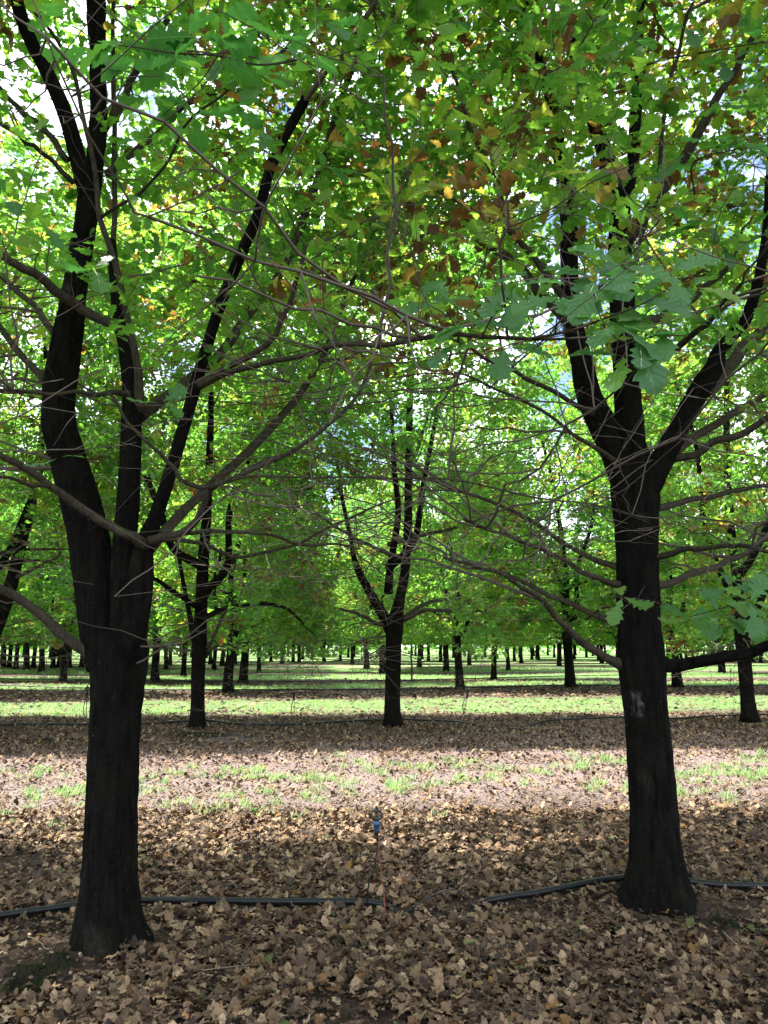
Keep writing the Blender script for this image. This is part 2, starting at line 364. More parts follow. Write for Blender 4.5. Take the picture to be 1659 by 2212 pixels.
def build_tree(key, limbs, H, zb, Rm, ns, per, leaf, temps, seed, brown=.05, sides=12, lodtwig=3, thr=-.12,
               base_r=.16, origin=(0, 0), split_limbs=True, cond=None, low=0, trunk_mat=None, lean=(0, 0), trunk_i=1, flare=(.16, 1.0), step=.08, extra=None):
    """limbs: list of (x y z r) polylines in tree space, the first trunk_i form the trunk. Returns dict of meshes"""
    r_ = np.random.default_rng(seed); S_ = [spline(l, step) for l in limbs]
    for i, s in enumerate(S_):
        if i >= trunk_i:
            k = np.linspace(0, 1, len(s)); wv = .03
            for ax_ in range(3):
                s[:, ax_] += wv*np.array([mnoise.noise(Vector((q*6+i*3.1, ax_*9.7, seed))) for q in k])*np.minimum(1, k*6)
    hero = sides > 12
    tr = [tube(spline(limbs[i], .03) if hero else s, 110 if hero else sides, .07, seed+i, (0, *flare) if i == 0 else None, True, .0075*min(1, s[0, 3]*8) if hero else 0) for i, s in enumerate(S_[:trunk_i])]
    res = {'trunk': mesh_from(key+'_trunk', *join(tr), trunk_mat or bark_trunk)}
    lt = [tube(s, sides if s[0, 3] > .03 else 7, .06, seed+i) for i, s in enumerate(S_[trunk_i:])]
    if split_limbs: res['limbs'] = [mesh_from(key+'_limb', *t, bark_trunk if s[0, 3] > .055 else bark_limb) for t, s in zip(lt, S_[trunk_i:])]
    elif lt: res['trunk'] = mesh_from(key+'_trunk', *join(tr+lt), trunk_mat or bark_trunk)
    nd = np.vstack([s[s[:, 2] > 1.4][::2] for s in S_]) if len(S_) > 1 else S_[0]
    nodes, nrad = nd[:, :3], nd[:, 3]
    n1, n2, n3 = ns; tw = []
    t1 = crown_targets(n1, H*.95, zb, Rm*.85, r_, .5, lean, -2)
    if cond is not None: t1 = t1[cond(t1)]
    if low:
        tl = crown_targets(low, zb+1.6, zb-.7, Rm*.9, r_, .4, lean, -2); t1 = np.vstack([t1, tl])
    PT, RR = connect(nodes, nrad, t1, -.03, .06, r_, 9, .004, .45, .022); tw.append(batch_tubes(PT, RR, 5 if lodtwig > 2 else 3))
    nodes = np.vstack([nodes, PT[:, 2:].reshape(-1, 3)]); nrad = np.concatenate([nrad, RR[:, 2:].ravel()])
    t2 = crown_targets(n2, H*.98, zb, Rm*.95, r_, .5, lean, -2)
    if cond is not None: t2 = t2[cond(t2)]
    if low:
        tl = crown_targets(low*6, zb+1.4, zb-.9, Rm*.95, r_, .4, lean, -2); t2 = np.vstack([t2, tl])
    PT, RR = connect(nodes, nrad, t2, -.03, .08, r_, 7, .0022, .5, .010); tw.append(batch_tubes(PT, RR, 4 if lodtwig > 2 else 3))
    nodes = np.vstack([nodes, PT[:, 2:].reshape(-1, 3)]); nrad = np.concatenate([nrad, RR[:, 2:].ravel()])
    t3 = crown_targets(n3, H, zb, Rm, r_, .42, lean, thr, seed, cond=cond)
    if low and lodtwig > 2:
        tl = crown_targets(low*10, zb+1.4, zb-1.0, Rm*1.05, r_, .4, lean, -2)
        PTb, RRb = connect(nodes, nrad, tl, 0, .07, r_, 5, .0011, .35, .004); tw.append(batch_tubes(PTb, RRb, 3))
    PT, RR = connect(nodes, nrad, t3, .0, .12, r_, 4, .0013 if lodtwig > 2 else .003, .4, .005)
    tw.append(batch_tubes(PT, RR, 3))
    if lodtwig >= 1: res['twigs'] = mesh_from(key+'_twigs', *join(tw), bark_twig)
    tips = PT[:, -1]; dirs = PT[:, -1]-PT[:, -2]
    pos, ax, nr, sc, tint = leaf_clusters(tips, dirs, per, .30 if leaf < .16 else .4, leaf, r_, brown, seed)
    if extra is not None:
        pos, ax, nr, sc, tint = [np.concatenate([a, b]) for a, b in zip((pos, ax, nr, sc, tint), extra)]
    res['crown'] = leaves_mesh(key+'_crown', temps, pos, ax, nr, sc, tint, M_leaf, seed=seed)
    return res
def assemble(res, label, cat='tree', loc=(0, 0, 0), group=None, rz=0, s=1.0, name='oak_tree'):
    t = thing(name, label, cat, loc, group); t.rotation_euler.z = rz; t.scale = (s, s, s)
    link('trunk', res['trunk'], t)
    for m in res.get('limbs', []): link('limb', m, t)
    if 'twigs' in res:
        o = link('twigs', res['twigs'], t); o['kind'] = 'stuff'
    link('crown', res['crown'], t)
    return t
def rel(px, base):
    """(x, y, Y, width in px) -> tree space x y z r"""
    o = []
    for x, y, Y, wd in px:
        p = P(x, y, Y); o.append([p[0]-base[0], p[1]-base[1], p[2], wd/2/F*.97*(Y*cp+(p[2]-CH)*sp)])
    return o

# terrain height
MOUNDS = []
def mound(x, y, h, r): MOUNDS.append((x, y, h, r))
gL = G(232, 2052); gR = G(1425, 1968)
gL[2] = gR[2] = 0
mound(gL[0], gL[1], .075, .34); mound(gR[0], gR[1], .08, .36)
ml1 = G(70, 2118); mound(ml1[0], ml1[1], .05, .22); ml2 = G(1560, 2010); mound(ml2[0], ml2[1], .03, .2)
def gz(x, y):
    x = np.asarray(x, float); y = np.asarray(y, float)
    z = .012*np.sin(x*2.3+1)*np.sin(y*1.9)+.008*np.sin(x*5.1)*np.cos(y*4.3+2)+.05*np.sin(x*.31)*np.sin(y*.23+1)*np.clip(y/12-.8, 0, 1)
    for mx_, my_, h, r in MOUNDS: z = z+h*np.exp(-((x-mx_)**2+(y-my_)**2)/r**2)
    return z

# ---- left oak of the front row
B = gL
def LL(*a): return rel(a, B)
Lt = [
 [[-.005, -.02, -.25, .19]]+LL((232, 2062, B[1]-.02, 124), (233, 1990, B[1], 118), (237, 1850, B[1], 110), (243, 1650, B[1]+.02, 106), (250, 1520, B[1]+.03, 110), (256, 1430, B[1]+.03, 124), (262, 1385, B[1]+.03, 112), (270, 1340, B[1]+.03, 60)),
 LL((235, 1440, B[1], 90), (222, 1370, B[1]+.02, 92), (205, 1250, B[1]+.05, 90), (185, 1130, B[1]+.08, 86), (152, 1010, B[1]+.1, 78), (128, 920, B[1]+.12, 72), (127, 850, B[1]+.14, 70), (142, 750, B[1]+.17, 66), (155, 670, B[1]+.2, 56), (165, 600, B[1]+.25, 50), (182, 500, B[1]+.3, 46), (193, 425, B[1]+.35, 45), (206, 340, B[1]+.4, 38), (213, 240, B[1]+.45, 36), (210, 130, B[1]+.5, 34), (208, 30, B[1]+.55, 40), (206, -120, B[1]+.6, 34), (200, -420, B[1]+.6, 30), (215, -900, B[1]+.7, 20)),
 LL((262, 1480, B[1], 30), (263, 1430, B[1]-.01, 50), (264, 1330, B[1]-.07, 54), (268, 1200, B[1]-.02, 52), (277, 1080, B[1], 48), (284, 930, B[1], 45), (284, 840, B[1], 42), (274, 750, B[1]+.02, 38), (258, 680, B[1]+.04, 32), (248, 600, B[1]+.05, 24), (240, 520, B[1]+.06, 20)),
 LL((265, 1500, B[1], 30), (276, 1440, B[1]-.02, 56), (288, 1370, B[1]-.09, 60), (302, 1260, B[1]-.10, 58), (312, 1180, B[1]-.08, 43.0), (335, 1120, B[1]-.1, 32.7), (362, 1040, B[1]-.15, 28.4), (392, 940, B[1]-.2, 27.5), (420, 840, B[1]-.25, 27.5), (442, 765, B[1]-.3, 25.8), (462, 700, B[1]-.35, 24.9), (490, 620, B[1]-.4, 24.9), (525, 540, B[1]-.45, 24.1), (560, 455, B[1]-.5, 23.2), (582, 370, B[1]-.52, 23.2), (612, 300, B[1]-.55, 22.4), (645, 240, B[1]-.58, 22.4), (661, 212, B[1]-.6, 21.5)),
 # A1 left-leaning top stem
 LL((192, 430, B[1]+.33, 40), (176, 365, B[1]+.3, 38), (146, 268, B[1]+.2, 34), (108, 172, B[1]+.1, 32), (70, 90, B[1], 30), (40, 5, B[1]-.1, 29), (5, -120, B[1]-.1, 26), (-60, -400, B[1], 18)),
 LL((160, 395, B[1]+.3, 13), (110, 350, B[1]+.2, 11), (55, 305, B[1], 10), (-40, 250, B[1]-.2, 9)),
 LL((145, 345, B[1]+.3, 15), (95, 285, B[1]+.5, 13), (30, 220, B[1]+.8, 11), (-50, 150, B[1]+1, 9)),
 LL((122, 728, B[1]+.15, 16), (75, 665, B[1]+.5, 14), (0, 598, B[1]+.9, 12), (-80, 540, B[1]+1.2, 9)),
 LL((282, 730, B[1], 25), (245, 702, B[1]-.05, 24), (180, 662, B[1]-.12, 22), (115, 622, B[1]-.25, 21), (50, 580, B[1]-.4, 19), (-10, 535, B[1]-.5, 17), (-90, 470, B[1]-.7, 12)),
 # B continuation, thin reddish stem
 LL((302, 890, B[1], 26), (296, 800, B[1]-.08, 17), (280, 700, B[1]-.12, 15), (258, 610, B[1]-.17, 14), (232, 520, B[1]-.22, 13), (215, 470, B[1]-.25, 12), (203, 390, B[1]-.3, 11), (190, 290, B[1]-.4, 10), (165, 170, B[1]-.55, 9), (120, 90, B[1]-.7, 8), (65, 15, B[1]-.9, 7)),
 LL((218, 470, B[1]-.25, 8), (260, 440, B[1]-.4, 7.5), (310, 415, B[1]-.5, 7), (350, 360, B[1]-.7, 6.5), (420, 255, B[1]-.9, 6), (490, 190, B[1]-1.1, 5), (590, 130, B[1]-1.3, 4)),
 LL((248, 600, B[1]+.1, 14), (247, 450, B[1]+.4, 12), (245, 250, B[1]+.6, 11), (243, 30, B[1]+.8, 9), (240, -250, B[1]+1, 6)),
 LL((232, 375, B[1]+.4, 17), (275, 340, B[1]+.6, 15), (320, 305, B[1]+.8, 13), (400, 230, B[1]+1.1, 12), (500, 180, B[1]+1.4, 10), (600, 120, B[1]+1.7, 8), (680, 20, B[1]+2, 6)),
 # C3 second long stem behind
 LL((302, 900, B[1]+.1, 28), (350, 862, B[1]+.3, 23), (420, 810, B[1]+.6, 22), (475, 765, B[1]+.8, 22), (530, 685, B[1]+1.0, 21), (585, 620, B[1]+1.1, 20), (620, 560, B[1]+1.15, 19), (655, 470, B[1]+1.2, 17), (690, 370, B[1]+1.25, 16), (718, 270, B[1]+1.3, 15), (750, 175, B[1]+1.35, 13), (800, 40, B[1]+1.4, 11), (850, -150, B[1]+1.4, 8)),
 # C4 short cut limb
 LL((420, 832, B[1]-.25, 24), (470, 805, B[1]-.35, 15), (520, 778, B[1]-.45, 14), (575, 748, B[1]-.55, 13), (610, 695, B[1]-.6, 12), (635, 630, B[1]-.65, 11), (650, 580, B[1]-.7, 10), (660, 538, B[1]-.72, 9)),
 # C5 long limb coming towards the viewer
 LL((428, 835, B[1]-.25, 20), (480, 812, B[1]-.45, 14), (560, 790, B[1]-.7, 13), (650, 775, B[1]-1.0, 12.5), (740, 750, B[1]-1.3, 12), (829, 737, B[1]-1.6, 12), (930, 736, B[1]-1.85, 11), (1040, 732, B[1]-2.05, 10), (1150, 731, B[1]-2.15, 8), (1235, 728, B[1]-2.2, 6)),
 # C6 rising behind to the right
 LL((315, 1190, B[1], 36), (355, 1150, B[1]+.15, 26), (400, 1100, B[1]+.3, 23), (465, 1040, B[1]+.6, 20), (550, 965, B[1]+.9, 19), (620, 885, B[1]+1.2, 17), (655, 843, B[1]+1.35, 15), (700, 765, B[1]+1.5, 12), (742, 660, B[1]+1.7, 10), (790, 540, B[1]+1.9, 8)),
 # E forked low limb
 LL((318, 1172, B[1]-.1, 26), (350, 1163, B[1]-.2, 20), (388, 1155, B[1]-.3, 18), (427, 1123, B[1]-.4, 15), (450, 1077, B[1]-.45, 14), (466, 1048, B[1]-.5, 13), (510, 1025, B[1]-.55, 11), (570, 1000, B[1]-.55, 10.5), (640, 965, B[1]-.6, 10), (705, 925, B[1]-.6, 9), (760, 880, B[1]-.6, 8), (790, 820, B[1]-.6, 8), (806, 770, B[1]-.6, 7)),
 LL((466, 1050, B[1]-.5, 12), (430, 1050, B[1]-.6, 11), (397, 1041, B[1]-.65, 11), (374, 1020, B[1]-.7, 10), (344, 985, B[1]-.75, 9), (300, 935, B[1]-.8, 8), (262, 885, B[1]-.85, 7), (232, 840, B[1]-.9, 7)),
 LL((466, 1050, B[1]-.5, 8), (549, 1028, B[1]-.6, 6), (700, 1030, B[1]-.8, 5), (870, 1027, B[1]-1.0, 5), (1000, 1045, B[1]-1.1, 4.4), (1150, 1072, B[1]-1.15, 4), (1280, 1090, B[1]-1.2, 3.2), (1400, 1125, B[1]-1.2, 2)),
 LL((392, 1153, B[1]-.3, 10), (463, 1150, B[1]-.2, 9), (549, 1150, B[1], 8), (650, 1170, B[1]+.3, 7), (760, 1180, B[1]+.6, 5)),
 LL((350, 1165, B[1]-.1, 11), (440, 1170, B[1]+.2, 9), (520, 1200, B[1]+.4, 8), (640, 1175, B[1]+.8, 7), (780, 1110, B[1]+1.2, 5), (900, 1060, B[1]+1.5, 3)),
 # F left limb in front
 LL((312, 1180, B[1]-.12, 30), (290, 1163, B[1]-.2, 24), (262, 1153, B[1]-.25, 21), (231, 1136, B[1]-.28, 21), (185, 1103, B[1]-.33, 20), (145, 1077, B[1]-.38, 18), (109, 1054, B[1]-.42, 17), (66, 1017, B[1]-.5, 16), (15, 985, B[1]-.6, 15), (-50, 955, B[1]-.7, 12)),
 LL((109, 1054, B[1]-.42, 9), (70, 1045, B[1]-.6, 8), (0, 1036, B[1]-.8, 7), (-60, 1030, B[1]-.9, 5)),
 # G lowest left limb
 LL((212, 1428, B[1], 35.3), (182, 1408, B[1]-.05, 25.2), (155, 1390, B[1]-.08, 21.8), (130, 1371, B[1]-.1, 22.7), (99, 1338, B[1]-.14, 21.0), (50, 1300, B[1]-.2, 20.2), (0, 1274, B[1]-.28, 19.3), (-80, 1238, B[1]-.4, 16.0)),
 # back and side limbs of the upper crown
 LL((215, 300, B[1]+.4, 16), (330, 100, B[1]+1.4, 14), (470, -150, B[1]+2.2, 9)),
 LL((128, 870, B[1]+.15, 18), (60, 780, B[1]+1.0, 16), (-60, 640, B[1]+1.9, 12)),
 LL((285, 850, B[1], 16), (180, 850, B[1]-.6, 9), (60, 845, B[1]-1.0, 8), (-40, 850, B[1]-1.2, 6)),
]
def hero_cond(base, zlow=3.0, near=3.3):
    def f(p):
        th_ = np.random.default_rng(len(p)).random(len(p))
        wx = p[:, 0]+base[0]; wy = p[:, 1]+base[1]; wz = p[:, 2]-CH
        d = np.sqrt(wx**2+wy**2+wz**2)
        ok = (d > near) & ((wy > base[1]+.4) | (p[:, 2] > 6.2) | (th_ < .4))
        el = np.degrees(np.arctan2(wz, np.maximum(wy, .3)))
        z0 = np.where(wy > 0.5, 22+3.5*np.sin(wx*1.7)+2*np.sin(wy*3), 0)
        return ok & ((el > z0) | (p[:, 2] > 5.2) | (wy < .5)) & (p[:, 2] > zlow) & ((wy > 1.6) | (p[:, 2] > 4.8))
    return f
hl = build_tree('left_oak', Lt, 11.5, 2.6, 3.5, (90, 600, 4600), 9, .10, T_HERO, 11, brown=.025, sides=18, thr=-.12, trunk_i=4,
                cond=hero_cond(B), low=60, flare=(.16, .60), step=.06)
tl = assemble(hl, 'thick front-row oak on the left, forking low into several stems', loc=(B[0], B[1], 0), name='oak_tree')

# ---- right oak of the front row
B2 = gR
def RR_(*a): return rel(a, B2)
b = B2[1]
def c8(x, y, Y, wd): return (x/2+829.5, y/2, Y, wd/2)
Rt = [
 [[0, 0, -.25, .19]]+RR_((1425, 1980, b, 118), (1423, 1920, b, 112), (1416, 1820, b, 106), (1408, 1700, b, 99), (1400, 1580, b, 95), (1390, 1480, b, 98), (1386, 1425, b, 104), (1381, 1350, b, 92), (1377, 1250, b, 89), (1374, 1150, b, 92), (1371, 1080, b, 100), (1368, 1020, b, 96), (1366, 960, b, 60)),
 RR_((1360, 1060, b, 70), (1335, 985, b, 68), (1300, 915, b+.05, 62), (1272, 850, b+.1, 54), (1255, 780, b+.12, 48), (1238, 700, b+.16, 42), (1230, 600, b+.2, 37), (1229, 500, b+.25, 37), (1220, 400, b+.3, 34), (1208, 325, b+.35, 29), (1195, 250, b+.4, 25), (1180, 180, b+.4, 22), (1150, 80, b+.5, 20), (1120, -100, b+.5, 17), (1100, -400, b+.5, 12)),
 RR_((1370, 1050, b, 66), (1362, 960, b, 62), (1357, 880, b, 59), (1352, 780, b, 58), (1345, 680, b+.02, 54), (1340, 580, b+.04, 52), (1340, 500, b+.06, 50), (1335, 430, b+.08, 44), (1312, 350, b+.05, 38), (1292, 290, b, 30), (1270, 235, b-.1, 24), (1240, 120, b-.2, 20), (1215, -50, b-.2, 16)),
 RR_((1385, 1070, b-.03, 62), (1410, 1030, b-.05, 56), (1450, 955, b-.08, 46), (1490, 880, b-.1, 44), (1520, 830, b-.1, 46), (1545, 790, b-.12, 40), (1556, 755, b-.15, 30), (1605, 700, b-.25, 25), (1632, 630, b-.35, 23), (1650, 545, b-.45, 20), (1660, 420, b-.5, 16), (1668, 250, b-.6, 12)),
 RR_(*[c8(*q) for q in ((1380, 1690, b-.1, 70), (1440, 1650, b, 62), (1510, 1560, b+.2, 56), (1600, 1450, b+.4, 50), (1680, 1370, b+.6, 44), (1800, 1180, b+.9, 30))]),
 RR_(*[c8(*q) for q in ((1030, 880, b+.05, 80), (1072, 720, b+.15, 56), (1088, 560, b+.25, 52), (1098, 350, b+.3, 44), (1102, 100, b+.4, 38), (1110, -200, b+.5, 30), (1100, -900, b+.6, 16))]),
 RR_(*[c8(*q) for q in ((1040, 1050, b, 60), (1150, 900, b-.1, 50), (1250, 750, b-.2, 46), (1345, 600, b-.3, 44), (1415, 480, b-.4, 38), (1500, 320, b-.5, 30), (1600, 150, b-.6, 24))]),
 RR_(*[c8(*q) for q in ((1100, 1060, b-.1, 22), (1150, 900, b-.2, 20), (1190, 700, b-.3, 19), (1212, 500, b-.4, 18), (1270, 210, b-.5, 16), (1345, 10, b-.6, 12))]),
 RR_(*[c8(*q) for q in ((1180, 2010, b, 46), (1300, 1975, b-.1, 36), (1420, 1925, b-.2, 34), (1550, 1865, b-.3, 32), (1670, 1795, b-.4, 28), (1800, 1710, b-.5, 20))]),
 RR_(*[c8(*q) for q in ((900, 1790, b, 32), (830, 1745, b-.15, 24), (740, 1700, b-.3, 22), (600, 1625, b-.5, 20), (480, 1560, b-.7, 17), (340, 1495, b-.9, 12), (200, 1400, b-1, 8))]),
 RR_(*[c8(*q) for q in ((800, 1400, b+.2, 46), (700, 1290, b+.5, 42), (590, 1160, b+.8, 40), (450, 1050, b+1.0, 36), (350, 955, b+1.2, 32), (270, 850, b+1.3, 28), (180, 730, b+1.4, 22), (60, 560, b+1.6, 14))]),
 RR_(*[c8(*q) for q in ((800, 1320, b, 34), (650, 1115, b-.1, 30), (560, 1000, b-.15, 27), (490, 840, b-.2, 25), (430, 660, b-.25, 23), (370, 540, b-.3, 20), (320, 370, b-.3, 16), (240, 200, b-.4, 13), (160, 40, b-.4, 9))]),
 RR_(*[c8(*q) for q in ((550, 1010, b-.15, 16), (420, 930, b-.3, 13), (300, 870, b-.4, 11), (150, 770, b-.5, 9), (20, 700, b-.7, 6))]),
 RR_((1350, 1440, b, 30), (1320, 1424, b-.05, 20), (1290, 1406, b-.1, 18), (1255, 1388, b-.15, 17), (1215, 1342, b-.25, 14), (1175, 1300, b-.35, 12), (1110, 1255, b-.5, 9), (1030, 1225, b-.7, 6)),
 RR_((1400, 1440, b, 50), (1440, 1438, b-.04, 33), (1475, 1436, b-.06, 28), (1520, 1430, b-.1, 26), (1570, 1419, b-.15, 25), (1620, 1408, b-.2, 24), (1670, 1394, b-.3, 22), (1760, 1365, b-.5, 16)),
 RR_((1345, 1350, b, 20), (1280, 1325, b+.15, 14), (1200, 1290, b+.4, 12), (1080, 1238, b+.8, 9), (960, 1205, b+1.1, 6)),
 RR_((1345, 1265, b, 20), (1290, 1250, b-.2, 13), (1200, 1200, b-.5, 11), (1110, 1160, b-.8, 9), (1000, 1120, b-1.1, 6)),
 RR_((1345, 1230, b, 16), (1250, 1190, b+.3, 11), (1120, 1110, b+.7, 9), (980, 1060, b+1.1, 6)),
 RR_((1400, 1270, b, 20), (1480, 1250, b+.3, 15), (1580, 1210, b+.8, 12), (1680, 1150, b+1.2, 9)),
 RR_((1400, 1210, b, 18), (1470, 1190, b-.2, 13), (1560, 1175, b-.5, 11), (1670, 1190, b-.8, 8)),
 RR_((1405, 1100, b, 20), (1470, 1085, b+.2, 14), (1560, 1065, b+.4, 12), (1680, 1045, b+.6, 9)),
 RR_((1400, 1030, b+.02, 30), (1480, 960, b+.5, 20), (1590, 890, b+1.0, 16), (1700, 830, b+1.4, 12)),
 RR_((1350, 700, b, 22), (1420, 690, b+.3, 18), (1500, 640, b+.7, 15), (1600, 560, b+1.1, 10)),
 RR_((1350, 720, b, 24), (1430, 760, b-.4, 18), (1520, 700, b-.8, 12), (1600, 610, b-1.2, 8)),
 RR_((1345, 1010, b, 16), (1250, 940, b-.4, 9), (1120, 860, b-.8, 7), (980, 800, b-1.2, 4)),
]
hc = hero_cond(B2, 3.0)
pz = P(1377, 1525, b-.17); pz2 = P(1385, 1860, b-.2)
bark_r = bark('painted_fleck_bark', (.003, .0026, .0023), (.016, .0145, .013), patches=[  # upper patch: sun fleck painted into the bark; fainter grey one below
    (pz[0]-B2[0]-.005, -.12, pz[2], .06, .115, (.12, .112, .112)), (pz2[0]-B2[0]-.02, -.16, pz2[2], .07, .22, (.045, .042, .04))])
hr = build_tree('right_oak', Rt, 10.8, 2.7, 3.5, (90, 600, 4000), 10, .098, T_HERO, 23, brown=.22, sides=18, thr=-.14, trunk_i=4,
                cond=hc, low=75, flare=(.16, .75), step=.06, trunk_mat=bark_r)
tr_ = assemble(hr, 'stout front-row oak on the right with a painted sun fleck on its dark trunk', loc=(B2[0], B2[1], 0))

# ---- generic oaks
def generic(seed, H, fork, r0, nst, lean=0.05, style=0, K=0):
    r_ = np.random.default_rng(seed); th0 = r_.random()*6.28; out_ = []
    lx, ly = lean*r_.normal(), lean*r_.normal()
    top = H*.93
    out_.append([[0, 0, -.1, r0*1.02], [0, 0, .5, r0*.96], [lx*.4, ly*.4, fork*.6, r0*.88], [lx, ly, fork, r0*.98], [lx*1.3, ly*1.3, fork+.35, r0*.7], [lx*2+.2*r_.normal(), ly*2+.2*r_.normal(), fork+2, r0*.55], [lx*2+.4*r_.normal(), ly*2+.4*r_.normal(), H*.6, r0*.35], [lx*3+.5*r_.normal(), ly*3+.5*r_.normal(), top, r0*.08]])
    for i in range(nst):
        th = th0+i*6.28/nst+r_.normal()*.35; c, s = math.cos(th), math.sin(th); h0 = fork-.05+.5*r_.random()*i
        sp_ = .5+.5*r_.random(); hh = (H*.9-h0)*(.6+.35*r_.random())
        q = [[lx, ly, h0, r0*.62]]
        for k in (.08, .25, .5, .8, 1.0):
            rad = sp_*(.35+2.3*k**.9); q.append([lx+c*rad+.12*r_.normal(), ly+s*rad+.12*r_.normal(), h0+hh*k, r0*(.5-.42*k)])
        out_.append(q)
    for i in range(5):      # low spreading limbs
        th = r_.random()*6.28; c, s = math.cos(th), math.sin(th); h0 = fork-.25+r_.random()*1.8; Ln = 1.6+1.2*r_.random(); rr = r0*(.16+.16*r_.random())
        out_.append([[lx, ly, h0, rr*1.2], [lx+c*Ln*.35, ly+s*Ln*.35, h0+.25, rr], [lx+c*Ln*.7, ly+s*Ln*.7, h0+.5+.2*r_.normal(), rr*.7], [lx+c*Ln, ly+s*Ln, h0+.45+.4*r_.normal(), rr*.12]])
    return out_
MIDV = []
for i, (sd0, H, fork, nst) in enumerate(((101, 12.2, 2.0, 3), (102, 11.4, 1.85, 2), (103, 12.6, 2.2, 3))):
    MIDV.append(build_tree('mid_oak', generic(sd0, H, fork, .165, nst), H, 1.75, 3.3, (50, 380, 2900), 10, .148, T_MID, sd0, brown=.035+.02*i, sides=10, lodtwig=2, thr=-.16, flare=(.12, .5), step=.2, low=10))
FARV = []
for i, (sd0, H, fork, nst) in enumerate(((201, 11.0, 2.0, 3), (202, 10.5, 1.9, 2))):
    FARV.append(build_tree('far_oak', generic(sd0, H, fork, .17, nst), H, 1.8, 3.4, (30, 150, 1000), 8, .27, T_FAR, sd0, brown=.06, sides=8, lodtwig=0, thr=-.16, flare=(.12, .5), step=.4, split_limbs=False))

# custom second-row oaks
def second(key, base_px, limbs_px, seed, brown, H=12.3, low=26, zb=1.35):
    cn = lambda p: ~((np.hypot(p[:, 0], p[:, 1]) < 1.25) & (p[:, 2] < 4.6)) & ~((p[:, 1] < .3) & (np.abs(p[:, 0]) < 1.0) & (p[:, 2] < 4.2)) & ((p[:, 2] > 5.0) | (clump(p, .55, seed) > .02))
    g = G(*base_px); g[2] = 0
    lim = [rel([(x, y, g[1]+dy, wd) for x, y, dy, wd in l], g) for l in limbs_px]
    gg = generic(seed, H, 2.3, .16, 3)
    res = build_tree(key, lim+gg[2:6], H, zb, 3.3, (60, 420, 3500), 10, .128, T_MID, seed, brown=brown, sides=12, lodtwig=3, thr=-.14, flare=(.12, .45), step=.12, low=low, trunk_i=2, cond=cn)
    return g, res
g, res = second('centre_oak', (848, 1569), [
  [(848, 1572, 0, 37), (848, 1520, 0, 35), (849, 1450, 0, 34), (850, 1390, 0, 36), (853, 1350, 0, 38), (862, 1300, 0, 24), (874, 1240, 0, 21), (881, 1150, 0, 19), (882, 1040, 0, 17), (884, 920, 0, 15), (886, 800, 0, 13), (880, 650, 0, 9)],
  [(848, 1370, 0, 28), (828, 1330, 0, 24), (802, 1285, 0, 20), (780, 1245, 0, 17), (766, 1210, 0, 13), (757, 1160, .2, 10), (740, 1080, .4, 9), (725, 980, .6, 7)],
  [(826, 1350, -.1, 10), (800, 1340, -.4, 9), (770, 1325, -.8, 7), (735, 1315, -1.1, 5)],
  [(870, 1340, 0, 12), (920, 1318, -.2, 9), (980, 1322, -.5, 8), (1050, 1320, -.8, 5)],
  [(872, 1335, .1, 10), (930, 1300, .5, 8), (1010, 1290, .9, 6)],
  [(885, 1010, 0, 10), (905, 960, .2, 8), (925, 900, .5, 6)]], 301, .07)
assemble(res, 'centre oak of the second row, forked in a V above a straight dark trunk', loc=(g[0], g[1], 0))
g, res = second('second_left_oak', (427, 1574), [
  [(427, 1577, 0, 34), (427, 1520, 0, 31), (428, 1450, 0, 31), (431, 1390, 0, 33), (434, 1330, 0, 29), (437, 1250, 0, 27), (441, 1180, 0, 24), (447, 1100, 0, 21), (452, 1000, 0, 17), (456, 850, 0, 12), (450, 700, 0, 8)],
  [(428, 1400, 0, 20), (417, 1375, 0, 14), (411, 1335, 0, 12), (402, 1290, 0, 10), (392, 1235, 0, 9), (380, 1160, .3, 7)],
  [(445, 1400, 0, 10), (458, 1385, -.1, 8), (472, 1350, -.2, 7), (486, 1320, -.4, 6), (520, 1290, -.7, 5)],
  [(440, 1300, 0, 10), (470, 1250, .3, 8), (520, 1190, .7, 6)]], 302, .12)
assemble(res, 'second-row oak right of the thick left trunk, with a narrow upright fork', loc=(g[0], g[1], 0))
g, res = second('second_right_oak', (1620, 1558), [
  [(1621, 1561, 0, 34), (1614, 1500, 0, 31), (1609, 1440, 0, 29), (1605, 1390, 0, 32), (1602, 1350, 0, 36), (1598, 1310, 0, 24), (1590, 1240, 0, 20), (1580, 1150, 0, 18), (1570, 1000, 0, 15), (1570, 800, 0, 11)],
  [(1605, 1370, 0, 22), (1628, 1330, .1, 18), (1650, 1280, .3, 15), (1690, 1180, .5, 11), (1720, 1050, .7, 8)],
  [(1600, 1330, 0, 10), (1570, 1300, -.4, 7), (1530, 1290, -.8, 5)]], 303, .14)
assemble(res, 'second-row oak at the right edge with a leaning trunk behind the low horizontal limb', loc=(g[0], g[1], 0))
g, res = second('edge_oak', (-70, 1580), [
  [(-70, 1584, 0, 36), (-60, 1500, 0, 34), (-40, 1430, 0, 33), (-15, 1370, 0, 33), (5, 1320, 0, 31), (25, 1260, 0, 28), (42, 1190, 0, 25), (62, 1110, 0, 22), (76, 1050, 0, 18), (90, 950, .1, 15), (100, 820, .2, 11), (95, 700, .2, 7)],
  [(-30, 1400, 0, 22), (-80, 1330, 0, 18), (-120, 1240, 0, 15), (-150, 1100, 0, 10)],
  [(30, 1250, 0, 10), (80, 1225, -.3, 7), (130, 1200, -.6, 5)]], 304, .13)
assemble(res, 'second-row oak leaning in from the left edge behind the lowest limb', loc=(g[0], g[1], 0))

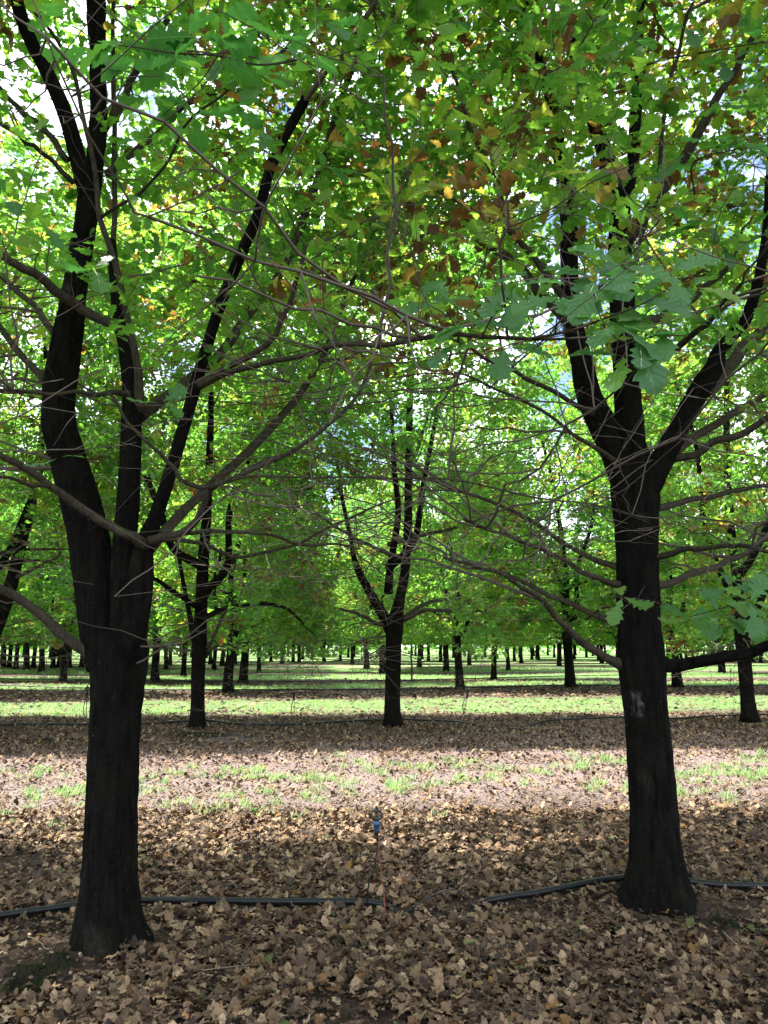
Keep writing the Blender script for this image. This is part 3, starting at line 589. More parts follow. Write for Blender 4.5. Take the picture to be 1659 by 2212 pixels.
# ---- the other rows (positions read off the ground)
ROW3 = [(492, 1494, 20), (993, 1491, 17), (1232, 1487, 23), (1463, 1485, 20)]
ROW4 = [(136, 1474, 14), (334, 1473, 18), (526, 1475, 17), (1067, 1468, 11)]
ROW5 = [(56, 1448, 12), (89, 1454, 12), (311, 1453, 10), (396, 1461, 11), (462, 1449, 9), (559, 1453, 9), (792, 1447, 11), (826, 1454, 12), (964, 1450, 13), (1098, 1449, 8), (1560, 1456, 15), (358, 1447, 9)]
FAR = [(34, 1444), (20, 1441), (8, 1440), (72, 1441), (114, 1441), (127, 1440), (149, 1441), (176, 1440), (300, 1443), (367, 1437), (454, 1434), (480, 1440), (508, 1434), (646, 1431), (633, 1431), (761, 1435), (906, 1442), (952, 1430), (1014, 1438), (1126, 1433), (1149, 1425), (1163, 1425), (1443, 1428), (1483, 1430), (1498, 1428), (1533, 1427), (1543, 1431), (1580, 1430), (1628, 1430), (1644, 1433), (700, 1428), (735, 1427), (860, 1429), (1300, 1433), (1210, 1428), (200, 1434), (232, 1437), (420, 1431), (585, 1429)]
OCC = []
def put(v, xy, label, group, sc=1.0):
    OCC.append(xy)
    return assemble(v, label, loc=(xy[0], xy[1], 0), group=group, rz=random.random()*6.28, s=sc*(.95+.1*random.random()))
ordn = ['first', 'second', 'third', 'fourth', 'fifth', 'sixth', 'seventh', 'eighth', 'ninth', 'tenth', 'eleventh', 'twelfth']
for row, nm in ((ROW3, 'third'), (ROW4, 'fourth'), (ROW5, 'fifth')):
    for i, (x, y, wd) in enumerate(sorted(row)):
        q = G(x, y); real = wd/F*q[1]/.31
        put(random.choice(MIDV if q[1] < 52 else FARV), q, 'slim dark oak in the %s row back, %s trunk from the left in that row' % (nm, ordn[i]), 'oaks in the rows behind', np.clip(real, .85, 1.15))
for x, y in FAR:
    q = G(x, y); put(random.choice(FARV), q, 'thin dark oak trunk among the distant rows of the plantation', 'oaks in the distant rows')
# neighbours just outside the frame whose crowns reach into it, and fills between the surveyed trunks
def free(x, y, d): return all((x-a[0])**2+(y-a[1])**2 > d*d for a in OCC)
for x, y, lab in ((-5.3, 3.7, 'front-row oak outside the left edge whose crown spreads into the frame'), (5.6, 5.3, 'front-row oak outside the right edge whose crown spreads into the frame')):
    bb = np.array([x, y, 0])
    r2 = build_tree('side_oak', generic(400+int(x), 10.5, 2.4, .15, 3), 10.5, 2.8, 3.1, (60, 400, 2900), 9, .105, T_HERO, 55+int(x), brown=.12, sides=10, lodtwig=3, thr=-.1, cond=hero_cond(bb, 2.8), step=.15)
    put(r2, (x, y), lab, None)
for x, y in ((-11.6, 14.4), (11.6, 17.0), (-15.3, 13.9), (15.4, 17.5)):
    put(MIDV[0] if x > 0 else MIDV[1], (x, y), 'second-row oak beyond the edge of the frame, only its crown reaching in', 'second-row oaks at the frame edges')
for Yr in (27.5, 38.5, 49.5, 60, 71, 82, 93, 104, 116, 128):
    n = int(Yr*.62/3.7)+1
    for k in range(-n, n+1):
        x = k*3.7*(1 if Yr < 60 else 1.25)+random.uniform(-.3, .3); y = Yr+.14*x+random.uniform(-.3, .3)
        if Yr < 55 and abs(x) < .5*y: continue
        if Yr >= 55 and random.random() < .12: continue
        if free(x, y, 3.0 if Yr < 60 else 3.6):
            inside = abs(x) < .5*y
            put(random.choice(MIDV if Yr < 40 else FARV), (x, y), 'thin dark oak trunk among the distant rows of the plantation' if inside else 'oak at the far side of the plantation, beyond the frame edge', 'oaks in the distant rows' if inside else 'oaks beyond the frame edges')

# distant wood
r_ = np.random.default_rng(5); n = 15000
xx = r_.uniform(-150, 150, n); yy = 140+r_.random(n)*14+.1*xx; hh = 8.5+2.5*np.sin(xx*.21)+1.6*np.sin(xx*.57+1)+1.2*np.sin(xx*1.3)
zz = hh*r_.random(n)**.8+.3
me = leaves_mesh('distant_wood', T_FAR, np.stack([xx, yy, zz], 1), r_.normal(size=(n, 3)), r_.normal(size=(n, 3)), .7+.7*r_.random(n), .05+.4*r_.random(n), M_leaf)
tag(link('distant_wood', me), 'solid band of far foliage closing off the ends of the tree rows', 'woodland', kind='stuff')

# ------------------------------------------------------------------ ground
def axis_pts(lo, hi, step, far, neg):
    a = list(np.arange(lo, hi, step)); s = step; v = hi
    while v < far: a.append(v); s *= 1.13; v += s
    s = step; v = lo-step
    while v > neg: a.insert(0, v); s *= 1.13; v -= s
    return np.array(a)
ax_ = axis_pts(-6, 6, .06, 600, -600); ay_ = axis_pts(2, 12, .06, 900, -300)
XX, YY = np.meshgrid(ax_, ay_); ZZ = gz(XX, YY); ZZ = ZZ+np.where((np.abs(XX) < 9) & (YY < 20) & (YY > 0), 1, 0)*.006*rng.normal(size=XX.shape)
nx, ny = len(ax_), len(ay_); idx = np.arange(nx*ny).reshape(ny, nx)
Fq = np.stack([idx[:-1, :-1], idx[:-1, 1:], idx[1:, 1:], idx[1:, :-1]], -1).reshape(-1)
mg = MT('orchard_ground'); tg = mg.new('TexCoord'); ob = tg.outputs['Object']; sx = mg.new('SeparateXYZ'); mg.link(ob, sx.inputs[0])
yv = mg.math('SUBTRACT', sx.outputs['Y'], mg.math('MULTIPLY', sx.outputs['X'], .14))
yv = mg.math('ADD', yv, mg.math('MULTIPLY', mg.math('SUBTRACT', mg.noise(.9, ob, 5), .5), 3.0))
bands = [(7.6, 10.8, .04), (18.6, 23.4, .6), (29.8, 32.6, .85), (37, 42.4, .9), (47, 53, .95), (58, 64, .95), (69, 75, .95), (80, 86, .95)]
stops = [(0, 0.0)]
for a, c, v in bands: stops += [((a-.4)/170, 0.0), (min(1, (a+.5)/170), v), (min(1, (c-.5)/170), v)]+[((c+.5)/170, 0.0)]
stops = stops[:32]
gf = mg.ramp(mg.math('DIVIDE', yv, 170), stops)
gf = mg.math('MULTIPLY', gf, mg.ramp(mg.noise(4, ob, 5, .7), [(.3, .35), (.55, 1)]))
painted_sun = mg.ramp(mg.math('DIVIDE', yv, 20), [(0, 0), (.35, 0), (.43, 1), (.62, .8), (.8, .25), (1, .1)])  # soil painted paler along the sunlit strip, darker in the front row's shade
soil = mg.mix(mg.noise(3, ob, 6), mg.mix(painted_sun, (.016, .011, .010), (.15, .112, .118)), mg.mix(painted_sun, (.048, .034, .030), (.30, .235, .24))); 
soil = mg.mix(mg.ramp(mg.noise(14, ob, 6, .7), [(.45, 0), (.65, .7)]), soil, mg.mix(painted_sun, (.06, .042, .034), (.24, .185, .18)))
vo = mg.new('TexVoronoi'); vo.inputs['Scale'].default_value = 22; mg.link(ob, vo.inputs['Vector'])
lit = mg.ramp(vo.outputs['Color'], [(0, (.03, .02, .016)), (.5, (.12, .08, .055)), (1, (.2, .145, .105))])
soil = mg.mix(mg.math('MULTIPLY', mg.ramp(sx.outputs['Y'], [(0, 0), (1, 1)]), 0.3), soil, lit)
grs = mg.mix(mg.noise(9, ob, 5), (.10, .20, .06), (.22, .30, .13))
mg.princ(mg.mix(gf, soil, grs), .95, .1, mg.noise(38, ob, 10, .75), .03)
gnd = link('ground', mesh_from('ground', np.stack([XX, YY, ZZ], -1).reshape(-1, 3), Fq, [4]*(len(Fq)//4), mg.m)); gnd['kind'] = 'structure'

# ------------------------------------------------------------------ fallen leaves
FRONT_PIPE = [(-160, 2022), (0, 1993, .01), (100, 1980, .01), (165, 1972, .01), (290, 1962, .01), (450, 1962, .01), (600, 1964, .01), (760, 1964, .01), (830, 1963, -.01), (900, 1962, -.09), (990, 1960, -.08), (1055, 1955, -.005), (1150, 1945, .01), (1250, 1932, .01), (1350, 1924, .01), (1480, 1922, .01), (1560, 1926, .01), (1659, 1928, .012), (1760, 1931, .012), (1900, 1936, .01)]
def dens(x, y):
    v = y-.14*x; d = np.ones_like(x)
    fp = [G(*q[:2]) for q in FRONT_PIPE if not 850 < q[0] < 1020]
    for a, b_ in zip(fp[:-1], fp[1:]):
        if a[0] < G(840, 1963)[0] < b_[0]+.05 and b_[0]-a[0] > .45: continue
        t = np.clip(((x-a[0])*(b_[0]-a[0])+(y-a[1])*(b_[1]-a[1]))/((b_[0]-a[0])**2+(b_[1]-a[1])**2), 0, 1)
        q = np.hypot(x-a[0]-t*(b_[0]-a[0]), y-a[1]-t*(b_[1]-a[1])); d *= np.clip((q-.045)/.04, .05, 1)
    alley = 1/(1+np.exp(-(v-7.3)*2.2))*1/(1+np.exp((v-12.0)*1.6)); d *= 1-.66*alley
    for gx, gy, r0 in ((gL[0], gL[1], .36), (gR[0], gR[1], .40)):
        q = np.hypot(x-gx, y-gy); d *= np.clip((q-r0*.5)/(r0*.75), .13, 1)
    for m0, r0 in ((ml1, .36), (ml2, .26), (G(390, 2005), .22), (G(60, 1880), .5), (G(1560, 1975), .3)):
        q = np.hypot((x-m0[0]), (y-m0[1])*1.2); d *= np.clip((q-r0*.5)/(r0*.9), .08, 1)
    nz = np.array([mnoise.noise(Vector((a*1.3, b_*1.3, 0)))+.5*mnoise.noise(Vector((a*3.3, b_*3.3, 4))) for a, b_ in zip(x, y)])
    d *= np.clip(.9+1.2*nz, .12, 1.3)
    d *= 1-.85*(1/(1+np.exp(-(v-18)*2)))
    return d
def litter(n, x0, x1, y0, y1, temps, ln, seed, zspan, wedge=None, dmin=0):
    r_ = np.random.default_rng(seed); x = r_.uniform(x0, x1, n); y = y0+(y1-y0)*r_.random(n)
    if wedge: k = np.abs(x) < wedge*y+1.0; x, y = x[k], y[k]
    k = r_.random(len(x)) < dens(x, y); x, y = x[k], y[k]; n = len(x)
    th = r_.random(n)*6.28; ax = np.stack([np.cos(th), np.sin(th), .16*r_.normal(size=n)], 1)
    nr = np.stack([.24*r_.normal(size=n), .24*r_.normal(size=n), np.where(r_.random(n) < .5, 1, -1)], 1)
    z = gz(x, y)+.006+r_.random(n)*zspan
    t = np.clip(.46+.25*r_.normal(size=n), 0, .86); o = r_.random(n); t[o < .06] = .88+.08*r_.random((o < .06).sum()); t[o > .992] = 1
    return np.stack([x, y, z], 1), ax, nr, ln*(.4+.9*r_.random(n)), t
a1 = litter(96000, -5, 5, 2.9, 7.8, T_LIT, .066, 1, .035, .56)
a2 = litter(110000, -12, 12, 7.6, 19, T_LITF, .068, 2, .02, .56)
def crumbs(n, seed, y0, y1, ln):
    r_ = np.random.default_rng(seed); y = r_.uniform(y0, y1, n); x = r_.uniform(-1, 1, n)*(.56*y+1); th = r_.random(n)*6.28
    return (np.stack([x, y, gz(x, y)+.006], 1), np.stack([np.cos(th), np.sin(th), .3*r_.normal(size=n)], 1), np.stack([.5*r_.normal(size=n), .5*r_.normal(size=n), np.ones(n)], 1), ln*(.4+r_.random(n)), np.clip(.3+.22*r_.normal(size=n), 0, .9))
a1 = tuple(np.concatenate(q) for q in zip(a1, crumbs(26000, 41, 2.9, 8, .022)))
a2 = tuple(np.concatenate(q) for q in zip(a2, crumbs(24000, 42, 7.8, 19, .03)))
me = leaves_mesh('fallen_leaves', T_LIT, *a1, M_litter); tag(link('fallen_leaves', me), 'dry brown oak leaves carpeting the ground around the front-row trunks', 'fallen leaves', kind='stuff')
me = leaves_mesh('fallen_leaves_behind', T_LITF, *a2, M_litter); tag(link('fallen_leaves', me), 'brown leaf litter spread between the first and second tree rows', 'fallen leaves', kind='stuff')
a3 = litter(16000, -30, 30, 25.3, 36.5, T_FAR, .17, 3, .03, .56)
r_ = np.random.default_rng(31); n = 22000; y = r_.uniform(18, 37, n); x = r_.uniform(-1, 1, n)*(.56*y+1); v = y-.14*x
k = ((v > 23.6) & (v < 29.6)) | ((v > 32.4) & (v < 37)) | (r_.random(n) < .25); x, y = x[k], y[k]; n = len(x); th = r_.random(n)*6.28
me = leaves_mesh('fallen_leaves_far', T_FAR, np.stack([x, y, gz(x, y)+.02], 1), np.stack([np.cos(th), np.sin(th), .3*r_.normal(size=n)], 1), np.stack([.4*r_.normal(size=n), .4*r_.normal(size=n), np.ones(n)], 1), .15*(.6+.6*r_.random(n)), np.clip(.42+.2*r_.normal(size=n), 0, .9), M_litter)
tag(link('fallen_leaves', me), 'thin brown leaf litter in strips beneath the third and fourth tree rows', 'fallen leaves', kind='stuff')

# acorns
r_ = np.random.default_rng(9); n = 26000
x = r_.uniform(-7, 7, n); y = 3.0+r_.random(n)*10; k = (np.abs(x) < .56*y+.8); x, y = x[k], y[k]
k = (np.hypot(x-gL[0], y-gL[1]) > .26) & (np.hypot(x-gR[0], y-gR[1]) > .3); x, y = x[k], y[k]
v = y-.14*x; kk = .35+.65*np.exp(-((v-7.6)/1.8)**2); k = r_.random(len(x)) < kk; x, y = x[k], y[k]; n = len(x)
us = np.array([0, .25, .5, .75, 1.0]); rr = np.array([.12, .8, 1, .8, .1]); sd6 = 6
av = [[(u-.5)*2.7, r0*math.cos(q), r0*math.sin(q)] for u, r0 in zip(us, rr) for q in np.arange(sd6)/sd6*6.283]
af = [[i*sd6+j, i*sd6+(j+1) % sd6, (i+1)*sd6+(j+1) % sd6, (i+1)*sd6+j] for i in range(4) for j in range(sd6)]
th = r_.random(n)*6.28
me = leaves_mesh('acorns', [(np.array(av), np.array(af), np.zeros((len(av), 2)))], np.stack([x, y, gz(x, y)+.012+.03*r_.random(n)], 1), np.stack([np.cos(th), np.sin(th), .15*r_.normal(size=n)], 1), np.stack([0*th, 0*th, 0*th+1], 1), .0075*(.8+.4*r_.random(n)), r_.random(n), M_acorn, smooth=True)
tag(link('acorns', me), 'scattered brown acorns lying among the fallen leaves', 'acorns', kind='stuff')

# grass
def grass(tx, ty, per, h, wd, seed, spread, name, label, dry=.1):
    r_ = np.random.default_rng(seed); n = len(tx)*per; x = np.repeat(tx, per)+r_.normal(size=n)*spread; y = np.repeat(ty, per)+r_.normal(size=n)*spread
    th = r_.random(n)*6.28; lean = .25+.5*r_.random(n)
    ax = np.stack([np.cos(th)*lean, np.sin(th)*lean, np.ones(n)], 1); nr = np.stack([np.cos(th), np.sin(th), -lean], 1)
    tp = (np.array([[0, -.5*wd, 0], [0, .5*wd, 0], [.55, .38*wd, .05], [.55, -.38*wd, .05], [1, .0, .28], [1, .001, .28]]), np.array([[0, 1, 2, 3], [3, 2, 5, 4]]), np.zeros((6, 2)))
    t = np.clip(.35+.2*r_.normal(size=n), 0, .8); o = r_.random(n) < dry; t[o] = .85+.15*r_.random(o.sum())
    me = leaves_mesh(name, [tp], np.stack([x, y, gz(x, y)], 1), ax, nr, h*(.5+.8*r_.random(n)), t, M_grass)
    return tag(link(name, me), label, 'grass', kind='stuff')
r_ = np.random.default_rng(77); n = 950
tx = r_.uniform(-9, 9, n); ty = 9.3+.14*tx+.95*r_.normal(size=n); k = np.array([mnoise.noise(Vector((a*.8, c*.8, 9)))+.5*mnoise.noise(Vector((a*3, c*3, 9))) > .02 for a, c in zip(tx, ty)]); k &= np.abs(tx) < .56*ty+1
grass(tx[k], ty[k], 26, .10, .065, 1, .05, 'grass_tufts', 'sparse green grass tufts in the sunlit strip behind the front row')
def strip(n, a, c, seed, per, h, wd, sp_, label, nzc):
    r_ = np.random.default_rng(seed); v = r_.uniform(a, c, n); x = r_.uniform(-1, 1, n)*(.56*v*1.1+1.5); y = v+.14*x
    ed = np.minimum(v-a, c-v); k = r_.random(n) < np.clip(ed/(.18*(c-a))+.1, 0, 1)
    k &= np.array([mnoise.noise(Vector((p_*.7, q*.7, 3))) > nzc-.25*r_.random() for p_, q in zip(x, y)])
    grass(x[k], y[k], per, h, wd, seed, sp_, 'grass', label)
strip(5200, 18.2, 23.5, 2, 10, .10, .07, .09, 'lit green grass strip between the second and third tree rows', .06)
strip(3000, 29.6, 32.8, 3, 8, .12, .1, .12, 'narrow green grass strip between the third and fourth tree rows', -.15)
strip(4500, 36.8, 42.5, 4, 6, .13, .14, .18, 'bright grass strip behind the fourth tree row', -.25)
strip(4500, 47, 53, 5, 5, .15, .2, .2, 'distant grass strip behind the fifth tree row', -.3)

# moss
def moss(px, rx, ry, h, label, seed):
    g0 = G(*px); r_ = np.random.default_rng(seed); V, Fv = [], []; nr_, nt_ = 30, 80
    for i in range(nr_+1):
        for j in range(nt_):
            q = i/nr_; th = j/nt_*6.283; rg = q*(1+.35*mnoise.noise(Vector((math.cos(th)*1.5, math.sin(th)*1.5, seed)))+.28*mnoise.noise(Vector((math.cos(th)*5, math.sin(th)*5, seed))))
            x_, y_ = g0[0]+rx*rg*math.cos(th), g0[1]+ry*rg*math.sin(th)
            z = float(gz(x_, y_))+h*(1-q*q)*(1+.9*mnoise.noise(Vector((x_*18, y_*18, seed))))+.018*mnoise.noise(Vector((x_*70, y_*70, 1)))*(1-q**3)+.012*mnoise.noise(Vector((x_*150, y_*150, 1)))*(1-q**3)-.012*q
            V.append((x_-g0[0], y_-g0[1], z))
    for i in range(nr_):
        for j in range(nt_): Fv += [i*nt_+j, (i+1)*nt_+j, (i+1)*nt_+(j+1) % nt_, i*nt_+(j+1) % nt_]
    o = link('moss_patch', mesh_from('moss_patch', V, Fv, [4]*(len(Fv)//4), M_moss)); o.location = (g0[0], g0[1], 0)
    tag(o, label, 'moss')
moss((55, 2135), .16, .14, .035, 'dark green moss cushion on bare soil at the bottom left corner', 1)
moss((125, 2105), .10, .09, .035, 'small moss hump just below the left trunk base', 2)
moss((150, 1975), .10, .12, .02, 'moss patch beside the pipe at the left of the left trunk', 3)
moss((1560, 2015), .10, .07, .03, 'greenish moss lump on the soil right of the right trunk base', 4)
moss((1640, 2022), .09, .07, .03, 'mossy lump of soil at the right edge below the pipe', 5)
moss((400, 1945), .12, .08, .018, 'low moss patch behind the pipe right of the left trunk', 6)
moss((425, 1590), .8, .5, .03, 'flat green moss at the foot of the second-row oak on the left', 7)
moss((95, 1602), .7, .35, .03, 'flat green moss patch in the shade at the left edge', 8)

# ------------------------------------------------------------------ pipes
def pipe(px, r, label, sides=10, lift=.0):
    pts = []
    for q in px:
        g0 = G(q[0], q[1]); z = float(gz(g0[0], g0[1]))+r*.95+lift+.014+(q[2] if len(q) > 2 else 0); pts.append([g0[0], g0[1], z, r])
    c = spline(pts, .15); o0 = c[0, :3].copy(); o0[2] = 0; c[:, :3] -= o0
    o = link('irrigation_pipe', mesh_from('irrigation_pipe', *tube(c, sides), M_pipe)); o.location = o0
    tag(o, label, 'pipe', 'irrigation pipes along the tree rows')
pipe(FRONT_PIPE, .020, 'thick black poly pipe lying on the leaves along the front row of trunks', 14)
pipe([(-250, 1580), (0, 1573, .02), (180, 1573, .02), (300, 1572, .02), (400, 1567, .02), (455, 1565, .02), (520, 1570, .02), (630, 1572, .02), (740, 1565, .02), (830, 1560, .02), (900, 1560, .02), (980, 1562, .02), (1030, 1568, -.01), (1080, 1570, -.06), (1140, 1567, -.01), (1180, 1561, .03), (1250, 1556, .03), (1345, 1553, .03), (1440, 1556, .03), (1600, 1549, .03), (1900, 1545)], .02, 'black pipe crossing the leaf litter along the second tree row')
pipe([(-100, 1486), (0, 1487), (340, 1492), (850, 1494), (1050, 1491), (1244, 1487), (1500, 1484), (1800, 1480)], .025, 'black pipe lying at the feet of the third-row trunks', 8, .03)
pipe([(-50, 1470), (0, 1470), (400, 1474), (830, 1474), (1244, 1463), (1659, 1457), (1800, 1455)], .025, 'distant black pipe along the fourth tree row', 8, .04)

# ------------------------------------------------------------------ micro sprinklers
def lathe(prof, sides=14, c=(0, 0, 0)):
    V = [[c[0]+r0*math.cos(q), c[1]+r0*math.sin(q), c[2]+z] for z, r0 in prof for q in np.arange(sides)/sides*6.283]
    Fv = [k for i in range(len(prof)-1) for j in range(sides) for k in (i*sides+j, i*sides+(j+1) % sides, (i+1)*sides+(j+1) % sides, (i+1)*sides+j)]
    sz = [4]*(len(Fv)//4); Fv += list(range(sides))[::-1]+list(range((len(prof)-1)*sides, len(prof)*sides)); sz += [sides, sides]
    return np.array(V), Fv, sz
def sprinkler(base, head, label, tubepts, k=1.0, rod=M_red, cap=M_blue, thin=1.0):
    t = thing('micro_sprinkler', label, 'sprinkler', base, 'micro sprinklers on stakes'); h = np.array(head)-np.array(base)
    c = np.array([[0, 0, -.05, .0032*thin], [h[0]*.33, h[1]*.33, h[2]*.35, .0032*thin], [h[0]*.75, h[1]*.75, h[2]*.7, .003*thin], [h[0]+.003, h[1], h[2], .003*thin]])
    link('stake', mesh_from('stake', *tube(spline(c, .03), 7), rod), t)
    body = link('nozzle_body', mesh_from('nozzle_body', *lathe([(-.034*k, .009*k), (-.028*k, .012*k), (-.004*k, .0145*k), (-.004*k, .0175*k), (.008*k, .0175*k), (.012*k, .0145*k), (.019*k, .014*k)], 14, h), cap), t)
    ring = []
    for s in (-1, 1):
        q = np.array([[h[0]+s*x_*k, h[1], h[2]+z_*k, .0045*k] for x_, z_ in ((.008, .022), (.024, .030), (.029, .048), (.020, .066), (.0, .074))]); ring.append(tube(spline(q, .006), 7))
    ring.append(lathe([(.018*k, .0135*k), (.030*k, .0145*k), (.042*k, .009*k), (.045*k, .004*k)], 12, h))
    ring.append(lathe([(.062*k, .014*k), (.066*k, .019*k), (.076*k, .011*k), (.092*k, .003*k)], 12, h))
    ring.append(lathe([(-.056*k, .011*k), (-.034*k, .012*k), (.0*k, .006*k), (.022*k, .006*k)], 12, h))
    link('spinner_head', mesh_from('spinner_head', *join(ring), M_black), t)
    if tubepts:
        q = np.array([[p[0]-base[0], p[1]-base[1], p[2], .0042*thin] for p in tubepts]); link('feed_tube', mesh_from('feed_tube', *tube(spline(q, .02), 8), M_black), t)
    return t
gb = G(835, 1991); gb[2] = 0; yb = gb[1]
hd = P(813, 1781, yb-.02)
sprinkler(gb, hd, 'blue and black micro sprinkler on a thin red stake beside the front pipe',
  [P(815, 1795, yb-.02), P(815, 1830, yb-.02), P(809, 1868, yb-.02), P(798, 1905, yb-.01), P(793, 1935, yb+.02), P(796, 1962, yb+.07), P(806, 1978, yb+.08)], 1.12, thin=1.15)
q = [P(870, 1978, yb+.05), P(884, 1966, yb+.08), P(920, 1942, yb+.08), P(960, 1924, yb+.08), P(990, 1923, yb+.08), P(1010, 1936, yb+.08), P(1020, 1962, yb+.08), P(1022, 1985, yb+.1)]
c = spline([[*p, .0045] for p in q], .02); o0 = c[0, :3].copy(); c[:, :3] -= o0
o = link('hose_loop', mesh_from('hose_loop', *tube(c, 8), M_black)); o.location = o0; tag(o, 'thin black hose arching out of the fallen leaves right of the blue sprinkler', 'hose')
for (bx, by, tx_, ty_, lab, tp) in ((636, 1566, 635, 1503, 'small dark sprinkler on a thin stake by the second-row pipe, left of the centre oak', 1), (186, 1566, 188, 1497, 'small dark sprinkler stake half hidden at the left side of the front-left trunk', 1), (1002, 1545, 1009, 1500, 'dark sprinkler on a curved thin stalk right of the centre oak', 1), (1578, 1478, 1578, 1450, 'far pale sprinkler stake between the trunks near the right edge', 0), (622, 1490, 622, 1446, 'far thin sprinkler stake standing in the grass left of centre', 0)):
    g0 = G(bx, by); g0[2] = 0; hd = P(tx_, ty_, g0[1]); kk = 1.7
    sprinkler(g0, hd, lab, [hd, (hd+g0)/2+np.array([-.06, 0, 0]), g0] if tp else None, kk, M_black, M_black if tp else M_blue, 2.0 if tp else 2.6)
# young sapling stem in the third row
g0 = G(889, 1474); g0[2] = 0
t = thing('oak_sapling', 'very thin young sapling stem standing alone right of the centre oak', 'sapling', g0)
c = spline([[0, 0, -.1, .045], [.02, 0, .6, .04], [-.02, 0, 1.3, .034], [.04, 0, 2.1, .02], [.02, 0, 2.8, .008]], .1)
link('trunk', mesh_from('sapling_trunk', *tube(c, 8, .05), bark_limb), t)
r_ = np.random.default_rng(3); n = 260; pz_ = np.stack([.3*r_.normal(size=n), .3*r_.normal(size=n), 2.2+.45*r_.normal(size=n)], 1)
link('crown', leaves_mesh('sapling_crown', T_MID, pz_, r_.normal(size=(n, 3)), np.array([0, 0, 1])+.6*r_.normal(size=(n, 3)), .15+.05*r_.random(n), .35+.3*r_.random(n), M_leaf), t)
# fallen twigs on the soil
for i, (x0, y0, x1, y1, lab) in enumerate(((60, 2050, 108, 2092, 'pale dry twig lying on bare soil left of the left trunk'), (430, 2085, 478, 2058, 'short twig right of the left trunk base'), (385, 2112, 560, 2100, 'long thin dry twig among the leaves below the left trunk'), (240, 1912, 262, 1905, 'tiny twig beside the left trunk'), (1560, 2035, 1640, 2080, 'pale stick on the soil below the right trunk'))):
    p0, p1 = G(x0, y0), G(x1, y1); m_ = (p0+p1)/2; c = []
    for k in range(6):
        p = p0+(p1-p0)*k/5+np.array([.006, .008, 0])*rng.normal(); c.append([p[0]-m_[0], p[1]-m_[1], float(gz(p[0], p[1]))+.035+.006*rng.normal(), .0035-.0004*k])
    o = link('twig', mesh_from('twig', *tube(spline(c, .03), 6), M_stick)); o.location = (m_[0], m_[1], 0); tag(o, lab, 'twig', 'dry twigs on the ground')

# ------------------------------------------------------------------ close leaf sprays (parts of the front-row oaks)
def spray(parent, base, spots, Yd, seed=0, size=.13, facing=.5, stems=None, up=1.0, label=None, bias=(0, 0)):
    """spots: (x, y, dY, leaves) places of leaf rosettes"""
    r_ = np.random.default_rng(seed); off = np.array([base[0], base[1], 0])
    for (x, y, dY, n) in spots:
        c0 = P(x, y, Yd+dY); a0 = r_.random()*6.28; pos, ax, nr, sc, ti = [], [], [], [], []
        for k in range(n):
            th = a0+k*6.283/n+.35*r_.normal(); d = np.array([math.cos(th), .45*math.sin(th), .55*math.sin(th)*up+.15*r_.normal()+bias[0]])
            pos.append(c0+.012*d); ax.append(d); nr.append(np.array([0.1*r_.normal(), -facing, 1.0])+.28*r_.normal(size=3))
            sc.append(size*(.7+.45*r_.random())); ti.append(np.clip(.3+.22*r_.normal(), 0, .9))
        me = leaves_mesh('leaf_rosette', T_NEAR, np.array(pos)-off, np.array(ax), np.array(nr), np.array(sc), np.array(ti), M_leaf_near, smooth=True, uvs=True, seed=seed)
        o = link('leaf_cluster', me, parent)
        if label: o['label'] = label
    for st in (stems or []):
        V, Fv, sz = tube(spline([[*P(x, y, Yd+dY), wd/2/F*(Yd+dY)] for x, y, dY, wd in st], .03), 7, .04)
        link('twig', mesh_from('twig', V-off, Fv, sz, bark_limb), parent)
spray(tl, B, [(1215, 640, 0, 3), (1290, 600, -.05, 5), (1340, 575, -.1, 4), (1450, 590, -.02, 4), (1365, 645, -.05, 4), (1430, 705, -.05, 4), (1270, 590, 0, 3), (1500, 620, .1, 4), (1330, 700, -.1, 5), (1380, 730, -.1, 5), (1350, 770, -.05, 3), (1110, 620, .2, 4), (1140, 600, .1, 3), (970, 650, .35, 4), (1010, 700, .3, 4), (900, 650, .5, 4), (1090, 750, .2, 4), (985, 740, .3, 2)],
      1.95, seed=3, size=.132, facing=.8, label='large bluish green leaves hanging close to the camera',
      stems=[[(1150, 731, .25, 8), (1230, 715, .1, 6), (1300, 690, -.05, 5), (1380, 660, -.08, 4), (1450, 620, -.02, 3)], [(1230, 715, .1, 5), (1260, 650, 0, 4), (1320, 600, -.05, 3)], [(1300, 700, -.05, 4), (1350, 740, -.1, 3.5), (1430, 720, -.05, 3)], [(1040, 732, .3, 5), (1060, 690, .25, 4), (1110, 630, .2, 3)], [(990, 735, .4, 4), (975, 690, .35, 3), (920, 655, .45, 3)], [(1200, 722, .1, 4), (1205, 670, .05, 3), (1215, 640, 0, 3)]])
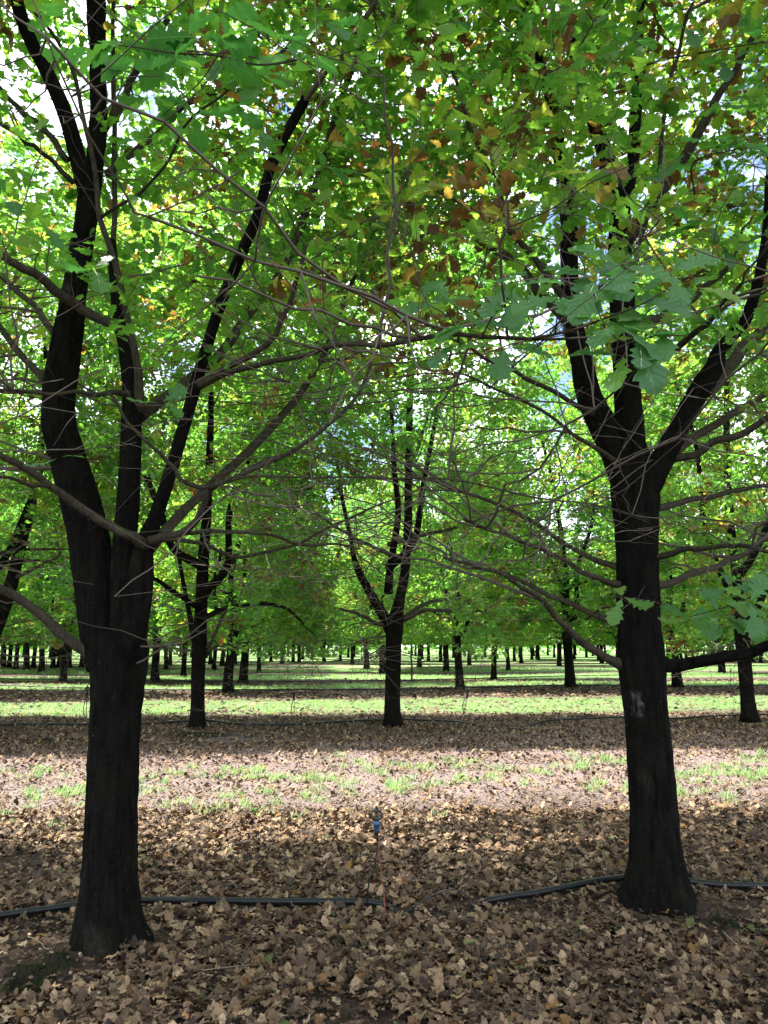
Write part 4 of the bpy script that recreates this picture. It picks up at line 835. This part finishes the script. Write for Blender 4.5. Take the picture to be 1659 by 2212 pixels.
spray(tr_, B2, [(1575, 1270, 0, 4), (1620, 1300, -.1, 5), (1560, 1330, .1, 4), (1345, 1290, .6, 3), (1490, 1340, .4, 4), (1670, 1330, 0, 4)], 2.9, seed=4, size=.125, facing=.9,
      stems=[[(1700, 1230, .2, 5), (1650, 1270, 0, 4), (1600, 1300, 0, 3), (1500, 1330, .3, 2)], [(1480, 1320, .5, 3), (1410, 1300, .9, 3), (1345, 1290, .7, 2)]], label='pale green leaves low beside the right trunk')
spray(tl, B, [(260, 90, 0, 5), (300, 130, .1, 4), (200, 100, .1, 3), (430, 80, 0, 5), (470, 130, .1, 4), (380, 130, 0, 4), (330, 210, .1, 4), (420, 250, .2, 3), (500, 230, .2, 3), (560, 160, .2, 4), (350, 300, .1, 3), (560, 60, 0, 4), (640, 120, .3, 4), (120, 40, .2, 3), (480, 30, .1, 4), (700, 50, .3, 4)], 1.95, seed=5, size=.13, facing=.1, up=.6, bias=(-.15, 0), label='big backlit leaves overhead near the camera',
      stems=[[(640, 130, .3, 6), (560, 140, .2, 5), (470, 120, .1, 5), (380, 115, 0, 4), (280, 100, 0, 3), (190, 95, .1, 3)], [(470, 120, .1, 4), (430, 180, .1, 3), (350, 250, .1, 2)]])
spray(tl, B, [(40, 470, 0, 3), (90, 490, .1, 2), (200, 585, .3, 3), (350, 870, .8, 3), (130, 990, 1.0, 2), (40, 380, .1, 2), (560, 330, .6, 3), (700, 360, .8, 4)], 2.4, seed=6, size=.125, facing=.4)
spray(tr_, B2, [(1480, 330, 0, 4), (1540, 300, -.1, 4), (1600, 310, -.1, 5), (1430, 360, .2, 4), (1640, 340, 0, 4), (1530, 480, .3, 4), (1560, 530, .3, 4), (1420, 440, .4, 4), (1480, 500, .3, 4), (1370, 90, .3, 5), (1480, 60, 0, 5), (1560, 130, .1, 5), (1620, 60, 0, 5), (1430, 190, .2, 5), (1550, 220, .1, 5), (1640, 180, 0, 4), (1300, 60, .4, 5), (1290, 170, .5, 4), (1080, 60, .6, 4), (980, 40, .6, 4), (1180, 30, .5, 5)], 3.0, seed=7, size=.13, facing=.35, label='broad leaves filling the upper right of the crown',
      stems=[[(1345, 160, .5, 6), (1430, 130, .2, 5), (1540, 110, 0, 4), (1650, 90, 0, 3)], [(1500, 420, .3, 5), (1500, 350, 0, 4), (1600, 320, -.1, 3)]])
